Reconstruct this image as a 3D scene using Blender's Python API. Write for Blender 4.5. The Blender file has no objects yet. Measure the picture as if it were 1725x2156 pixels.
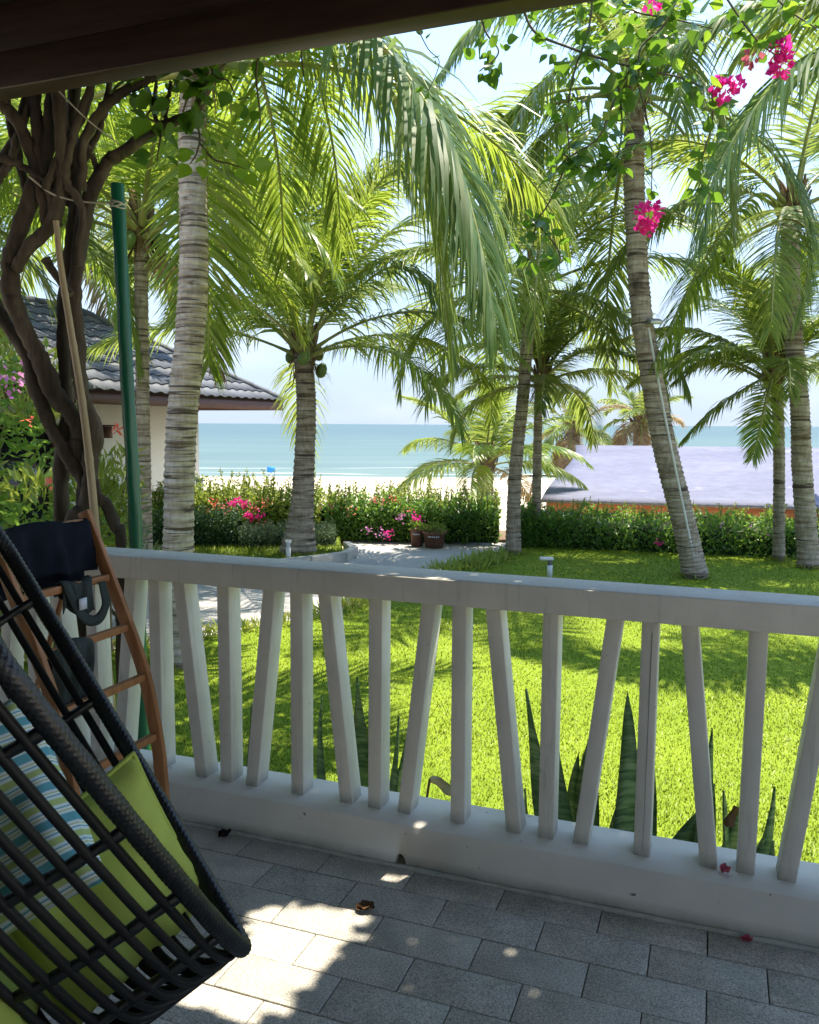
import bpy, math, random
import numpy as np
from mathutils import Vector, Matrix

random.seed(7); RNG = np.random.default_rng(7)
SC = bpy.context.scene; COL = SC.collection
R = math.radians

# ------------------------------------------------------------------ camera
EYE = 1.45; FPX = 1750.0; PITCH = math.atan(185 / 1750.0); ROLL = 0.0054
cam_d = bpy.data.cameras.new('camera'); cam = bpy.data.objects.new('camera', cam_d); COL.objects.link(cam)
cam_d.sensor_fit = 'HORIZONTAL'; cam_d.sensor_width = 36.0; cam_d.lens = FPX / 1725.0 * 36.0
cam_d.clip_start = 0.05; cam_d.clip_end = 20000
cam.matrix_world = Matrix.Translation((0, 0, EYE)) @ Matrix.Rotation(R(90) - PITCH, 4, 'X') @ Matrix.Rotation(ROLL, 4, 'Z')
SC.camera = cam

# ------------------------------------------------------------------ sky, sun, exposure
SUN_EL, SUN_AZ = R(71), R(46)          # azimuth measured from +Y (sea) towards +X
SUN = np.array([math.sin(SUN_AZ) * math.cos(SUN_EL), math.cos(SUN_AZ) * math.cos(SUN_EL), math.sin(SUN_EL)])
world = bpy.data.worlds.new('World'); SC.world = world; world.use_nodes = True
nt = world.node_tree; nt.nodes.clear()
sky = nt.nodes.new('ShaderNodeTexSky'); sky.sky_type = 'NISHITA'; sky.sun_disc = False
sky.sun_elevation = SUN_EL; sky.sun_rotation = SUN_AZ; sky.altitude = 5; sky.air_density = 1.0; sky.dust_density = 0.15; sky.ozone_density = 3.0
tc = nt.nodes.new('ShaderNodeTexCoord'); mp = nt.nodes.new('ShaderNodeMapping'); mp.inputs['Scale'].default_value = (1.6, 1.6, 5.0)
nz = nt.nodes.new('ShaderNodeTexNoise'); nz.inputs['Scale'].default_value = 1.5; nz.inputs['Detail'].default_value = 6; nz.inputs['Roughness'].default_value = 0.55
rp = nt.nodes.new('ShaderNodeValToRGB'); rp.color_ramp.elements[0].position = 0.47; rp.color_ramp.elements[1].position = 0.72
rp.color_ramp.elements[1].color = (0.55, 0.55, 0.55, 1)
mx = nt.nodes.new('ShaderNodeMixRGB'); mx.inputs['Color2'].default_value = (1.95, 2.08, 2.35, 1)
bg = nt.nodes.new('ShaderNodeBackground'); bg.inputs['Strength'].default_value = 0.09
ow = nt.nodes.new('ShaderNodeOutputWorld')
lk = nt.links.new
lk(tc.outputs['Generated'], mp.inputs['Vector']); lk(mp.outputs['Vector'], nz.inputs['Vector']); lk(nz.outputs['Fac'], rp.inputs['Fac'])
# pale lavender cloud bank low all round the horizon
sx = nt.nodes.new('ShaderNodeSeparateXYZ'); lk(tc.outputs['Generated'], sx.inputs[0])
er = nt.nodes.new('ShaderNodeMapRange'); er.interpolation_type = 'SMOOTHSTEP'; er.inputs['From Min'].default_value = -0.02; er.inputs['From Max'].default_value = 0.70; er.inputs['To Min'].default_value = 0.97; er.inputs['To Max'].default_value = 0.0
lk(sx.outputs['Z'], er.inputs['Value']); mx2 = nt.nodes.new('ShaderNodeMixRGB'); mx2.inputs['Color2'].default_value = (1.04, 1.28, 1.72, 1); lk(er.outputs[0], mx2.inputs['Fac']); lk(sky.outputs['Color'], mx2.inputs['Color1'])
lk(rp.outputs['Color'], mx.inputs['Fac']); lk(mx2.outputs['Color'], mx.inputs['Color1']); lk(mx.outputs['Color'], bg.inputs['Color']); lk(bg.outputs['Background'], ow.inputs['Surface'])

sd = bpy.data.lights.new('sun', 'SUN'); so = bpy.data.objects.new('sun', sd); COL.objects.link(so)
sd.energy = 2.0; sd.angle = R(0.55); sd.color = (1.0, 0.90, 0.75)
so.rotation_euler = Vector(SUN).to_track_quat('Z', 'Y').to_euler(); so.location = (6, 8, 20)
SC.view_settings.view_transform = 'Standard'; SC.view_settings.look = 'None'; SC.view_settings.gamma = 1.0
SC.view_settings.use_curve_mapping = False; SC.view_settings.exposure = 2.72
try:
    SC.cycles.max_bounces = 8; SC.cycles.transparent_max_bounces = 8; SC.cycles.use_denoising = True
except Exception: pass

# ------------------------------------------------------------------ frames
A0 = np.array([-0.741, 2.886, 0.0]); TH = R(-20.31)       # balcony frame: s along the railing, n towards the sea
DD = np.array([math.cos(TH), math.sin(TH), 0]); NN = np.array([-math.sin(TH), math.cos(TH), 0])
def B(s, n, z): return A0 + s * DD + n * NN + np.array([0, 0, z])
def at(u, v, y):
    """world point at depth y seen at photo position (u, v): survey of the photograph"""
    x = u - 862.5; w = -(v - 1078.0)
    x, w = x * math.cos(ROLL) - w * math.sin(ROLL), x * math.sin(ROLL) + w * math.cos(ROLL)
    c, s = math.cos(PITCH), math.sin(PITCH)
    r = np.array([x, FPX * c + w * s, -FPX * s + w * c]); r = r * (y / r[1])
    return r + np.array([0, 0, EYE])

# ------------------------------------------------------------------ mesh helpers
def mesh(name, parts, smooth=False, mats=None, midx=None):
    """parts: list of (V (n,3), F (k,3|4)[, material index])"""
    Vs, loops, starts, tot, mi = [], [], [], [], []
    off = 0; ls = 0
    for p in parts:
        V = np.asarray(p[0], float).reshape(-1, 3); F = np.asarray(p[1], int)
        if len(F) == 0: continue
        Vs.append(V); loops.append((F + off).ravel()); k, c = F.shape
        starts.append(ls + np.arange(k) * c); tot.append(np.full(k, c)); ls += k * c; off += len(V)
        mi.append(np.full(k, p[2] if len(p) > 2 else 0))
    me = bpy.data.meshes.new(name)
    V = np.concatenate(Vs); Lp = np.concatenate(loops); St = np.concatenate(starts); To = np.concatenate(tot)
    me.vertices.add(len(V)); me.vertices.foreach_set('co', V.astype(np.float32).ravel())
    me.loops.add(len(Lp)); me.loops.foreach_set('vertex_index', Lp.astype(np.int32))
    me.polygons.add(len(St)); me.polygons.foreach_set('loop_start', St.astype(np.int32)); me.polygons.foreach_set('loop_total', To.astype(np.int32))
    me.polygons.foreach_set('material_index', np.concatenate(mi).astype(np.int32))
    if smooth: me.polygons.foreach_set('use_smooth', np.ones(len(St), bool))
    me.update(calc_edges=True); me.validate()
    for m in (mats or []): me.materials.append(m)
    return me
def obj(name, me, parent=None, loc=None, rot=None, bevel=0):
    o = bpy.data.objects.new(name, me); COL.objects.link(o)
    if parent is not None: o.parent = parent
    if loc is not None: o.location = loc
    if rot is not None: o.rotation_euler = rot
    if bevel:
        b = o.modifiers.new('edge', 'BEVEL'); b.width = bevel; b.segments = 2; b.limit_method = 'ANGLE'
    return o
def tag(o, label=None, cat=None, group=None, kind=None):
    if label: o['label'] = label
    if cat: o['category'] = cat
    if group: o['group'] = group
    if kind: o['kind'] = kind
    return o
def thing(name, label, cat, loc=(0, 0, 0), rz=0, group=None):
    return tag(obj(name, None, None, tuple(map(float, loc)), (0, 0, rz)), label, cat, group)
def box(x0, x1, y0, y1, z0, z1):
    V = [(x0, y0, z0), (x1, y0, z0), (x1, y1, z0), (x0, y1, z0), (x0, y0, z1), (x1, y0, z1), (x1, y1, z1), (x0, y1, z1)]
    return V, [(0, 3, 2, 1), (4, 5, 6, 7), (0, 1, 5, 4), (1, 2, 6, 5), (2, 3, 7, 6), (3, 0, 4, 7)]
def hexa(b, t):
    """solid between bottom quad and top quad"""
    return list(b) + list(t), [(0, 3, 2, 1), (4, 5, 6, 7), (0, 1, 5, 4), (1, 2, 6, 5), (2, 3, 7, 6), (3, 0, 4, 7)]
def smooth_path(P, n):
    P = np.asarray(P, float); k = len(P)
    if k < 3: return P[0] + np.linspace(0, 1, n)[:, None] * (P[-1] - P[0])
    Q = np.vstack([2 * P[0] - P[1], P, 2 * P[-1] - P[-2]])
    t = np.linspace(0, k - 1 - 1e-9, n); i = t.astype(int); f = (t - i)[:, None]
    p0, p1, p2, p3 = Q[i], Q[i + 1], Q[i + 2], Q[i + 3]
    return 0.5 * (2 * p1 + (p2 - p0) * f + (2 * p0 - 5 * p1 + 4 * p2 - p3) * f ** 2 + (3 * p1 - p0 - 3 * p2 + p3) * f ** 3)
def tube(P, r, seg=8, rmod=None, cap=True, flat=None):
    P = np.asarray(P, float); n = len(P); r = np.broadcast_to(np.asarray(r, float), (n,))
    T = np.gradient(P, axis=0); T /= np.linalg.norm(T, axis=1, keepdims=True) + 1e-12
    a = np.array([0, 0, 1.0]) if abs(T[0][2]) < 0.9 else np.array([1.0, 0, 0])
    N = np.zeros_like(P); u = np.cross(T[0], a); u /= np.linalg.norm(u)
    for i in range(n):
        u = u - T[i] * np.dot(u, T[i]); u /= np.linalg.norm(u); N[i] = u
    Bn = np.cross(T, N); th = np.linspace(0, 2 * math.pi, seg, endpoint=False)
    rr = np.repeat(r[:, None], seg, 1)
    if rmod is not None: rr = rr * rmod(np.arange(n)[:, None], th[None, :])
    fy = 1.0 if flat is None else flat
    V = P[:, None, :] + rr[:, :, None] * (np.cos(th)[None, :, None] * N[:, None, :] + fy * np.sin(th)[None, :, None] * Bn[:, None, :])
    i = np.arange(n - 1)[:, None] * seg; j = np.arange(seg)[None, :]; j2 = (j + 1) % seg
    F = np.stack([i + j, i + j2, i + seg + j2, i + seg + j], -1).reshape(-1, 4)
    V = V.reshape(-1, 3)
    if cap:
        V = np.vstack([V, P[0], P[-1]]); c0, c1 = n * seg, n * seg + 1
        jj = np.arange(seg); k2 = (jj + 1) % seg
        F = np.vstack([F, np.stack([np.full(seg, c0), k2, jj, np.full(seg, c0)], -1)[:, [0, 1, 2, 2]], np.stack([np.full(seg, c1), (n - 1) * seg + jj, (n - 1) * seg + k2, (n - 1) * seg + k2], -1)])
    return V, F
def tube_parts(P, r, **k):
    """tube with clean triangle caps"""
    seg = k.get('seg', 8); k2 = dict(k); k2['cap'] = False
    V, F = tube(P, r, **k2); n = len(P); V2 = np.vstack([V, np.asarray(P)[0], np.asarray(P)[-1]])
    j = np.arange(seg); q = (j + 1) % seg
    C = np.vstack([np.stack([np.full(seg, n * seg), q, j], -1), np.stack([np.full(seg, n * seg + 1), (n - 1) * seg + j, (n - 1) * seg + q], -1)])
    return [(V2, F), (V2, C)]
def lathe(prof, seg=20):
    pr = np.asarray(prof, float); th = np.linspace(0, 2 * math.pi, seg, endpoint=False)
    V = np.stack([pr[:, None, 0] * np.cos(th), pr[:, None, 0] * np.sin(th), np.repeat(pr[:, None, 1], seg, 1)], -1).reshape(-1, 3)
    i = np.arange(len(pr) - 1)[:, None] * seg; j = np.arange(seg)[None, :]; q = (j + 1) % seg
    return V, np.stack([i + j, i + q, i + seg + q, i + seg + j], -1).reshape(-1, 4)
def norm(a): return a / (np.linalg.norm(a, axis=-1, keepdims=True) + 1e-12)
def leaf_cards(P, D, Nn, L, Wd, fold=0.25, curl=0.0):
    """simple folded leaves: base, left, tip, right + mid -> 4 triangles"""
    P = np.asarray(P); n = len(P); D = norm(D); S = norm(np.cross(D, Nn)); U = np.cross(S, D)
    L = np.broadcast_to(L, (n,))[:, None]; Wd = np.broadcast_to(Wd, (n,))[:, None]
    m = P + D * L * 0.45 - U * Wd * fold
    l = P + D * L * 0.42 + S * Wd * 0.5; r = P + D * L * 0.42 - S * Wd * 0.5; t = P + D * L - U * L * curl
    V = np.stack([P, l, t, r, m], 1).reshape(-1, 3); b = (np.arange(n) * 5)[:, None]
    F = np.concatenate([b + [0, 4, 1], b + [1, 4, 2], b + [2, 4, 3], b + [3, 4, 0]])
    return V, F
def inpoly(x, y, poly):
    poly = np.asarray(poly); c = np.zeros(np.shape(x), bool); k = len(poly); j = k - 1
    for i in range(k):
        xi, yi = poly[i]; xj, yj = poly[j]
        c ^= ((yi > y) != (yj > y)) & (x < (xj - xi) * (y - yi) / (yj - yi + 1e-12) + xi); j = i
    return c
def rdir(n, up=0.0):
    d = RNG.normal(size=(n, 3)); d[:, 2] += up; return norm(d)

# ------------------------------------------------------------------ materials
class M:
    """small node-material builder"""
    def __init__(s, name):
        s.m = bpy.data.materials.new(name); s.m.use_nodes = True; s.t = s.m.node_tree; s.b = s.t.nodes['Principled BSDF']; s.o = s.t.nodes['Material Output']
    def n(s, typ, **kw):
        k = s.t.nodes.new(typ)
        for a, v in kw.items():
            if a.startswith('_'): setattr(k, a[1:], v)
            else: k.inputs[a.replace('__', ' ')].default_value = v
        return k
    def l(s, a, b): s.t.links.new(a, b)
    def noise(s, scale, detail=4, rough=0.55, coord='Object', stretch=None, dist=0.0):
        c = s.n('ShaderNodeTexCoord'); k = s.n('ShaderNodeTexNoise', Scale=scale, Detail=detail, Roughness=rough, Distortion=dist)
        if stretch:
            m = s.n('ShaderNodeMapping', Scale=stretch); s.l(c.outputs[coord], m.inputs['Vector']); s.l(m.outputs['Vector'], k.inputs['Vector'])
        else: s.l(c.outputs[coord], k.inputs['Vector'])
        return k.outputs['Fac']
    def ramp(s, fac, stops, interp='LINEAR'):
        k = s.n('ShaderNodeValToRGB'); e = k.color_ramp.elements; k.color_ramp.interpolation = interp
        while len(e) < len(stops): e.new(0.5)
        for q, (p, c) in zip(e, stops): q.position = p; q.color = (*c, 1)
        s.l(fac, k.inputs['Fac']); return k.outputs['Color']
    def mix(s, a, b, fac, mode='MIX'):
        k = s.n('ShaderNodeMixRGB', _blend_type=mode)
        for nm, v in (('Color1', a), ('Color2', b)):
            if hasattr(v, 'links') or hasattr(v, 'is_output'): s.l(v, k.inputs[nm])
            else: k.inputs[nm].default_value = (*v, 1)
        if hasattr(fac, 'is_output'): s.l(fac, k.inputs['Fac'])
        else: k.inputs['Fac'].default_value = fac
        return k.outputs['Color']
    def bump(s, h, strength=0.3, dist=0.01):
        k = s.n('ShaderNodeBump', Strength=strength, Distance=dist); s.l(h, k.inputs['Height']); s.l(k.outputs['Normal'], s.b.inputs['Normal'])
    def base(s, c, rough=0.6, spec=0.4, metal=0.0):
        if hasattr(c, 'is_output'): s.l(c, s.b.inputs['Base Color'])
        else: s.b.inputs['Base Color'].default_value = (*c, 1)
        s.b.inputs['Roughness'].default_value = rough; s.b.inputs['Specular IOR Level'].default_value = spec; s.b.inputs['Metallic'].default_value = metal
        return s
def plain(name, c1, c2, scale=8, rough=0.6, spec=0.4, bump=0.2, bdist=0.003, stretch=None, metal=0.0, detail=5, fine=None):
    k = M(name); f = k.noise(scale, detail, stretch=stretch); k.base(k.ramp(f, [(0.3, c1), (0.7, c2)]), rough, spec, metal)
    if bump: k.bump(k.noise(fine or scale * 6, 4, stretch=stretch), bump, bdist)
    return k.m
def leafmat(name, cols, trans, tfac=0.45, rough=0.4, spec=0.4, noise=None):
    """leaf: colour varies leaf to leaf, light passes through"""
    k = M(name); g = k.n('ShaderNodeNewGeometry'); oi = k.n('ShaderNodeObjectInfo')
    a = k.n('ShaderNodeMath', _operation='MULTIPLY'); a.inputs[1].default_value = 0.6; k.l(g.outputs['Random Per Island'], a.inputs[0])
    b = k.n('ShaderNodeMath', _operation='MULTIPLY_ADD'); b.inputs[1].default_value = 0.4; k.l(oi.outputs['Random'], b.inputs[0]); k.l(a.outputs[0], b.inputs[2])
    c = k.ramp(b.outputs[0], [(i / (len(cols) - 1) * 0.8 + 0.1, x) for i, x in enumerate(cols)])
    k.base(c, rough, spec)
    t = k.n('ShaderNodeBsdfTranslucent'); tm = k.mix(c, trans, 0.6); k.l(tm, t.inputs['Color'])
    ms = k.n('ShaderNodeMixShader', Fac=tfac); k.l(k.b.outputs[0], ms.inputs[1]); k.l(t.outputs[0], ms.inputs[2]); k.l(ms.outputs[0], k.o.inputs['Surface'])
    return k.m

MAT = {}
# painted railing: white paint, weathered
k = M('white_paint'); f = k.noise(3.5, 6, 0.6); g = k.noise(60, 3)
col = k.ramp(f, [(0.25, (0.54, 0.525, 0.465)), (0.6, (0.67, 0.655, 0.585))])
col = k.mix(col, (0.30, 0.29, 0.26), k.ramp(k.noise(22, 5, 0.7), [(0.66, (0, 0, 0)), (0.78, (0.45, 0.45, 0.45))]))
dr = k.noise(7, 5, 0.65, stretch=(6, 6, 0.5)); col = k.mix(col, (0.36, 0.36, 0.32), k.ramp(dr, [(0.56, (0, 0, 0)), (0.72, (0.5, 0.5, 0.5))]))
col = k.mix(col, (0.10, 0.095, 0.085), k.ramp(k.noise(55, 3, 0.6), [(0.72, (0, 0, 0)), (0.76, (0.8, 0.8, 0.8))]))
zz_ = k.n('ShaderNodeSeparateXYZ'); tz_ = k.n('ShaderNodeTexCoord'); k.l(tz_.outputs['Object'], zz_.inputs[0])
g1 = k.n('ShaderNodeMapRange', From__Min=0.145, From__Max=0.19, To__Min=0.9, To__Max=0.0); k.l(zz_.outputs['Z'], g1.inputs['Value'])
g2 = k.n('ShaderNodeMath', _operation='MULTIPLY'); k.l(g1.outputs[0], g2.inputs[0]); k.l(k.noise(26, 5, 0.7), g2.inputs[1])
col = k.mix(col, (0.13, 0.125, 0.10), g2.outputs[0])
k.base(col, 0.6, 0.3); k.bump(k.noise(24, 5, 0.65), 0.35, 0.004); MAT['paint'] = k.m
k = M('kerb_paint'); f = k.noise(2.5, 6, 0.62)
col = k.ramp(f, [(0.25, (0.54, 0.525, 0.465)), (0.65, (0.67, 0.655, 0.585))])
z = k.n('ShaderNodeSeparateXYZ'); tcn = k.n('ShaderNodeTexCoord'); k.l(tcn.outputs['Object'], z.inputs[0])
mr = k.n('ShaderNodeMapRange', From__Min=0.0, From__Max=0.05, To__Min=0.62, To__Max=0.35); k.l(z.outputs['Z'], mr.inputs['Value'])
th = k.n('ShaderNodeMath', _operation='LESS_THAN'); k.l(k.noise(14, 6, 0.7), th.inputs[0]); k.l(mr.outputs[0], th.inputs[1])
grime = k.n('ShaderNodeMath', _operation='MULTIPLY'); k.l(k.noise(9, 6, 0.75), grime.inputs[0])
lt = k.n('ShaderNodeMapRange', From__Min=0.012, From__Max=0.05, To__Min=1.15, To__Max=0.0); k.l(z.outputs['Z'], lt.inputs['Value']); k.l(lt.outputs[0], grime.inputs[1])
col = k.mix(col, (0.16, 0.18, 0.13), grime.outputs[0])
col = k.mix(col, (0.05, 0.05, 0.045), k.ramp(k.noise(28, 3, 0.6), [(0.71, (0, 0, 0)), (0.75, (0.8, 0.8, 0.8))]))
k.base(col, 0.62, 0.3); k.bump(k.noise(45, 4), 0.25, 0.003); MAT['kerb'] = k.m
# granite pavers
k = M('granite_paver'); oi = k.n('ShaderNodeObjectInfo'); c = k.n('ShaderNodeTexCoord'); ad = k.n('ShaderNodeVectorMath', _operation='ADD')
cx = k.n('ShaderNodeCombineXYZ'); ml = k.n('ShaderNodeMath', _operation='MULTIPLY'); ml.inputs[1].default_value = 40; k.l(oi.outputs['Random'], ml.inputs[0]); k.l(ml.outputs[0], cx.inputs['X']); k.l(ml.outputs[0], cx.inputs['Z'])
k.l(c.outputs['Object'], ad.inputs[0]); k.l(cx.outputs[0], ad.inputs[1])
n1 = k.n('ShaderNodeTexNoise', Scale=210.0, Detail=3.0, Roughness=0.7); k.l(ad.outputs[0], n1.inputs['Vector'])
n2 = k.n('ShaderNodeTexNoise', Scale=9.0, Detail=5.0, Roughness=0.6); k.l(ad.outputs[0], n2.inputs['Vector'])
col = k.ramp(n1.outputs['Fac'], [(0.33, (0.16, 0.17, 0.175)), (0.48, (0.37, 0.38, 0.385)), (0.66, (0.60, 0.60, 0.59))])
col = k.mix(col, k.ramp(oi.outputs['Random'], [(0, (0.98, 0.92, 0.80)), (0.5, (1.08, 1.01, 0.88)), (1, (1.16, 1.07, 0.92))]), 1.0, 'MULTIPLY')
col = k.mix(col, k.ramp(n2.outputs['Fac'], [(0.3, (0.72, 0.73, 0.72)), (0.6, (1, 1, 1))]), 1.0, 'MULTIPLY')
n3 = k.n('ShaderNodeTexNoise', Scale=5.0, Detail=6.0, Roughness=0.7); k.l(ad.outputs[0], n3.inputs['Vector'])
col = k.mix(col, (0.20, 0.33, 0.24), k.ramp(n3.outputs['Fac'], [(0.57, (0, 0, 0)), (0.75, (0.45, 0.45, 0.45))]))
k.base(col, 0.62, 0.35); k.bump(n1.outputs['Fac'], 0.25, 0.0015); MAT['paver'] = k.m
MAT['joint'] = plain('joint_mortar', (0.06, 0.06, 0.055), (0.13, 0.13, 0.12), 30, 0.9, 0.1)
MAT['darkwood'] = plain('dark_stained_wood', (0.022, 0.011, 0.0075), (0.05, 0.024, 0.015), 3, 0.45, 0.4, 0.3, 0.002, (1, 14, 14))
MAT['ceiling'] = plain('ceiling_boards', (0.006, 0.004, 0.0035), (0.013, 0.009, 0.007), 4, 0.7, 0.2, 0.3, 0.002, (1, 10, 10))
MAT['plaster'] = plain('cream_plaster', (0.68, 0.69, 0.62), (0.76, 0.77, 0.70), 2, 0.8, 0.2, 0.2, 0.003)
MAT['whitewall'] = plain('white_wall_paint', (0.76, 0.75, 0.70), (0.82, 0.81, 0.77), 2, 0.8, 0.2, 0.2, 0.003)
MAT['bluewhite'] = plain('pale_column_paint', (0.50, 0.55, 0.60), (0.60, 0.64, 0.68), 3, 0.6, 0.3)
k = M('roof_tile'); oi = k.n('ShaderNodeObjectInfo'); f = k.noise(5, 5)
col = k.mix(k.ramp(f, [(0.3, (0.085, 0.095, 0.11)), (0.7, (0.125, 0.135, 0.15))]), k.ramp(oi.outputs['Random'], [(0, (0.8, 0.78, 0.76)), (1, (1.1, 1.1, 1.12))]), 1.0, 'MULTIPLY')
k.base(col, 0.6, 0.2); k.bump(k.noise(40, 4), 0.15, 0.003); MAT['rooftile'] = k.m
MAT['fascia'] = plain('red_brown_fascia', (0.07, 0.032, 0.024), (0.11, 0.05, 0.036), 3, 0.6, 0.3, 0.2, 0.003, (1, 1, 9))
# palm
k = M('palm_trunk'); c = k.n('ShaderNodeTexCoord')
f = k.noise(2.0, 5, 0.6, stretch=(1, 1, 9), dist=0.4); p = k.noise(1.6, 5, 0.6, stretch=(1.0, 1.0, 0.7)); fi = k.noise(30, 4, 0.6, stretch=(1, 1, 0.25))
col = k.ramp(f, [(0.30, (0.14, 0.10, 0.07)), (0.45, (0.30, 0.25, 0.195)), (0.65, (0.46, 0.41, 0.34))])
col = k.mix(col, k.ramp(fi, [(0.3, (0.55, 0.52, 0.48)), (0.7, (1.1, 1.08, 1.05))]), 0.8, 'MULTIPLY')
col = k.mix(col, (0.035, 0.028, 0.024), k.ramp(p, [(0.60, (0, 0, 0)), (0.70, (0.75, 0.75, 0.75))]))
ck = k.noise(1.3, 3, 0.5, stretch=(1.2, 1.2, 22), dist=0.6); col = k.mix(col, (0.04, 0.03, 0.024), k.ramp(ck, [(0.34, (0.9, 0.9, 0.9)), (0.43, (0, 0, 0))]))
k.base(col, 0.9, 0.15); k.bump(fi, 0.5, 0.008); MAT['trunk'] = k.m
k = M('palm_trunk_pale'); f = k.noise(2.4, 6, 0.65, stretch=(1, 1, 10), dist=0.5); p = k.noise(2.6, 6, 0.65, stretch=(1.0, 1.0, 2.6)); fi = k.noise(30, 4, 0.6, stretch=(1, 1, 0.3))
col = k.ramp(f, [(0.30, (0.16, 0.13, 0.10)), (0.46, (0.42, 0.37, 0.31)), (0.65, (0.62, 0.57, 0.50))])
col = k.mix(col, k.ramp(fi, [(0.3, (0.62, 0.60, 0.57)), (0.7, (1.1, 1.08, 1.05))]), 0.8, 'MULTIPLY')
col = k.mix(col, (0.04, 0.03, 0.028), k.ramp(p, [(0.60, (0, 0, 0)), (0.68, (0.85, 0.85, 0.85))]))
ck = k.noise(1.6, 3, 0.5, stretch=(1.3, 1.3, 24), dist=0.8); col = k.mix(col, (0.06, 0.045, 0.035), k.ramp(ck, [(0.36, (0.9, 0.9, 0.9)), (0.44, (0, 0, 0))]))
k.base(col, 0.9, 0.15); k.bump(ck, 0.6, 0.012); MAT['trunk_pale'] = k.m
MAT['frond'] = leafmat('palm_leaflet', [(0.06, 0.125, 0.035), (0.095, 0.17, 0.04), (0.14, 0.215, 0.045), (0.23, 0.27, 0.07)], (0.50, 0.58, 0.10), 0.5, 0.42, 0.3)
MAT['frond_yellow'] = leafmat('palm_leaflet_yellow', [(0.08, 0.16, 0.02), (0.12, 0.21, 0.028), (0.18, 0.26, 0.04), (0.28, 0.31, 0.06)], (0.46, 0.58, 0.06), 0.5, 0.35, 0.45)
MAT['frond_deep'] = leafmat('palm_leaflet_deep', [(0.045, 0.105, 0.05), (0.065, 0.135, 0.055), (0.095, 0.17, 0.06), (0.15, 0.21, 0.075)], (0.36, 0.48, 0.12), 0.46, 0.5, 0.15)
MAT['frond_dry'] = leafmat('palm_leaflet_dry', [(0.20, 0.13, 0.07), (0.30, 0.21, 0.12), (0.36, 0.29, 0.16), (0.22, 0.22, 0.08)], (0.4, 0.3, 0.15), 0.3, 0.6, 0.2)
MAT['rachis'] = plain('palm_rachis', (0.16, 0.20, 0.05), (0.30, 0.30, 0.09), 3, 0.45, 0.4, 0.1)
MAT['fibre'] = plain('palm_fibre', (0.10, 0.065, 0.035), (0.26, 0.18, 0.10), 14, 0.95, 0.1, 0.5, 0.01, (1, 1, 0.3))
MAT['coconut'] = plain('coconut_green', (0.07, 0.13, 0.03), (0.14, 0.20, 0.05), 6, 0.4, 0.4, 0.1)
MAT['husk'] = plain('coconut_husk_pale', (0.42, 0.38, 0.26), (0.60, 0.54, 0.38), 6, 0.7, 0.2, 0.2)
# vines, leaves, flowers
k = M('vine_bark'); f = k.noise(6, 6, 0.65, stretch=(1, 1, 0.35)); fi = k.noise(40, 5, 0.6, stretch=(1, 1, 0.22))
k.base(k.mix(k.ramp(f, [(0.3, (0.06, 0.045, 0.034)), (0.55, (0.12, 0.095, 0.072)), (0.75, (0.21, 0.175, 0.14))]), k.ramp(fi, [(0.3, (0.55, 0.55, 0.55)), (0.7, (1.1, 1.1, 1.1))]), 0.8, 'MULTIPLY'), 0.9, 0.15)
k.bump(fi, 0.8, 0.008); MAT['bark'] = k.m
MAT['twig'] = plain('twig_bark', (0.09, 0.07, 0.045), (0.16, 0.14, 0.08), 20, 0.8, 0.2)
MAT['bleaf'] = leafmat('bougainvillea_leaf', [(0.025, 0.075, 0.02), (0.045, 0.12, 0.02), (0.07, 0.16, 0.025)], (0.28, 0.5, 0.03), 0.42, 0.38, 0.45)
MAT['bleaf_lit'] = leafmat('bougainvillea_leaf_sunlit', [(0.09, 0.20, 0.02), (0.13, 0.26, 0.03), (0.18, 0.30, 0.04)], (0.45, 0.65, 0.04), 0.5, 0.38, 0.45)  # brighter copy of the leaf, sunlight painted into its colour
MAT['bract'] = leafmat('pink_bract', [(0.62, 0.02, 0.22), (0.78, 0.03, 0.33), (0.85, 0.08, 0.42)], (0.95, 0.05, 0.40), 0.45, 0.6, 0.2)
MAT['petal_dry'] = leafmat('faded_pink_bract', [(0.50, 0.10, 0.14), (0.6, 0.14, 0.18)], (0.7, 0.2, 0.25), 0.3, 0.7, 0.2)
MAT['coral'] = leafmat('coral_flower', [(0.70, 0.10, 0.06), (0.80, 0.18, 0.12), (0.78, 0.25, 0.25)], (0.8, 0.2, 0.15), 0.35, 0.6, 0.2)
MAT['mauve'] = leafmat('mauve_flower', [(0.45, 0.12, 0.40), (0.60, 0.20, 0.50), (0.65, 0.35, 0.6)], (0.7, 0.3, 0.6), 0.35, 0.6, 0.2)
MAT['hedge'] = leafmat('hedge_leaf', [(0.05, 0.12, 0.03), (0.075, 0.175, 0.035), (0.11, 0.23, 0.04), (0.17, 0.27, 0.05)], (0.32, 0.52, 0.06), 0.45, 0.4, 0.4)
MAT['hedge_tip'] = leafmat('hedge_leaf_new', [(0.12, 0.22, 0.03), (0.18, 0.27, 0.04), (0.26, 0.31, 0.06), (0.30, 0.27, 0.09)], (0.45, 0.5, 0.08), 0.45, 0.45, 0.35)
MAT['hedge_dark'] = leafmat('clipped_hedge_leaf', [(0.02, 0.055, 0.018), (0.03, 0.08, 0.02), (0.05, 0.11, 0.03)], (0.12, 0.25, 0.04), 0.25, 0.45, 0.35)
MAT['lavender'] = leafmat('grey_green_leaf', [(0.06, 0.10, 0.05), (0.09, 0.14, 0.07), (0.13, 0.18, 0.10)], (0.2, 0.3, 0.12), 0.3, 0.5, 0.3)
MAT['core'] = plain('hedge_core_dark', (0.015, 0.03, 0.010), (0.035, 0.055, 0.018), 12, 0.95, 0.1, 0.6, 0.02)
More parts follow.
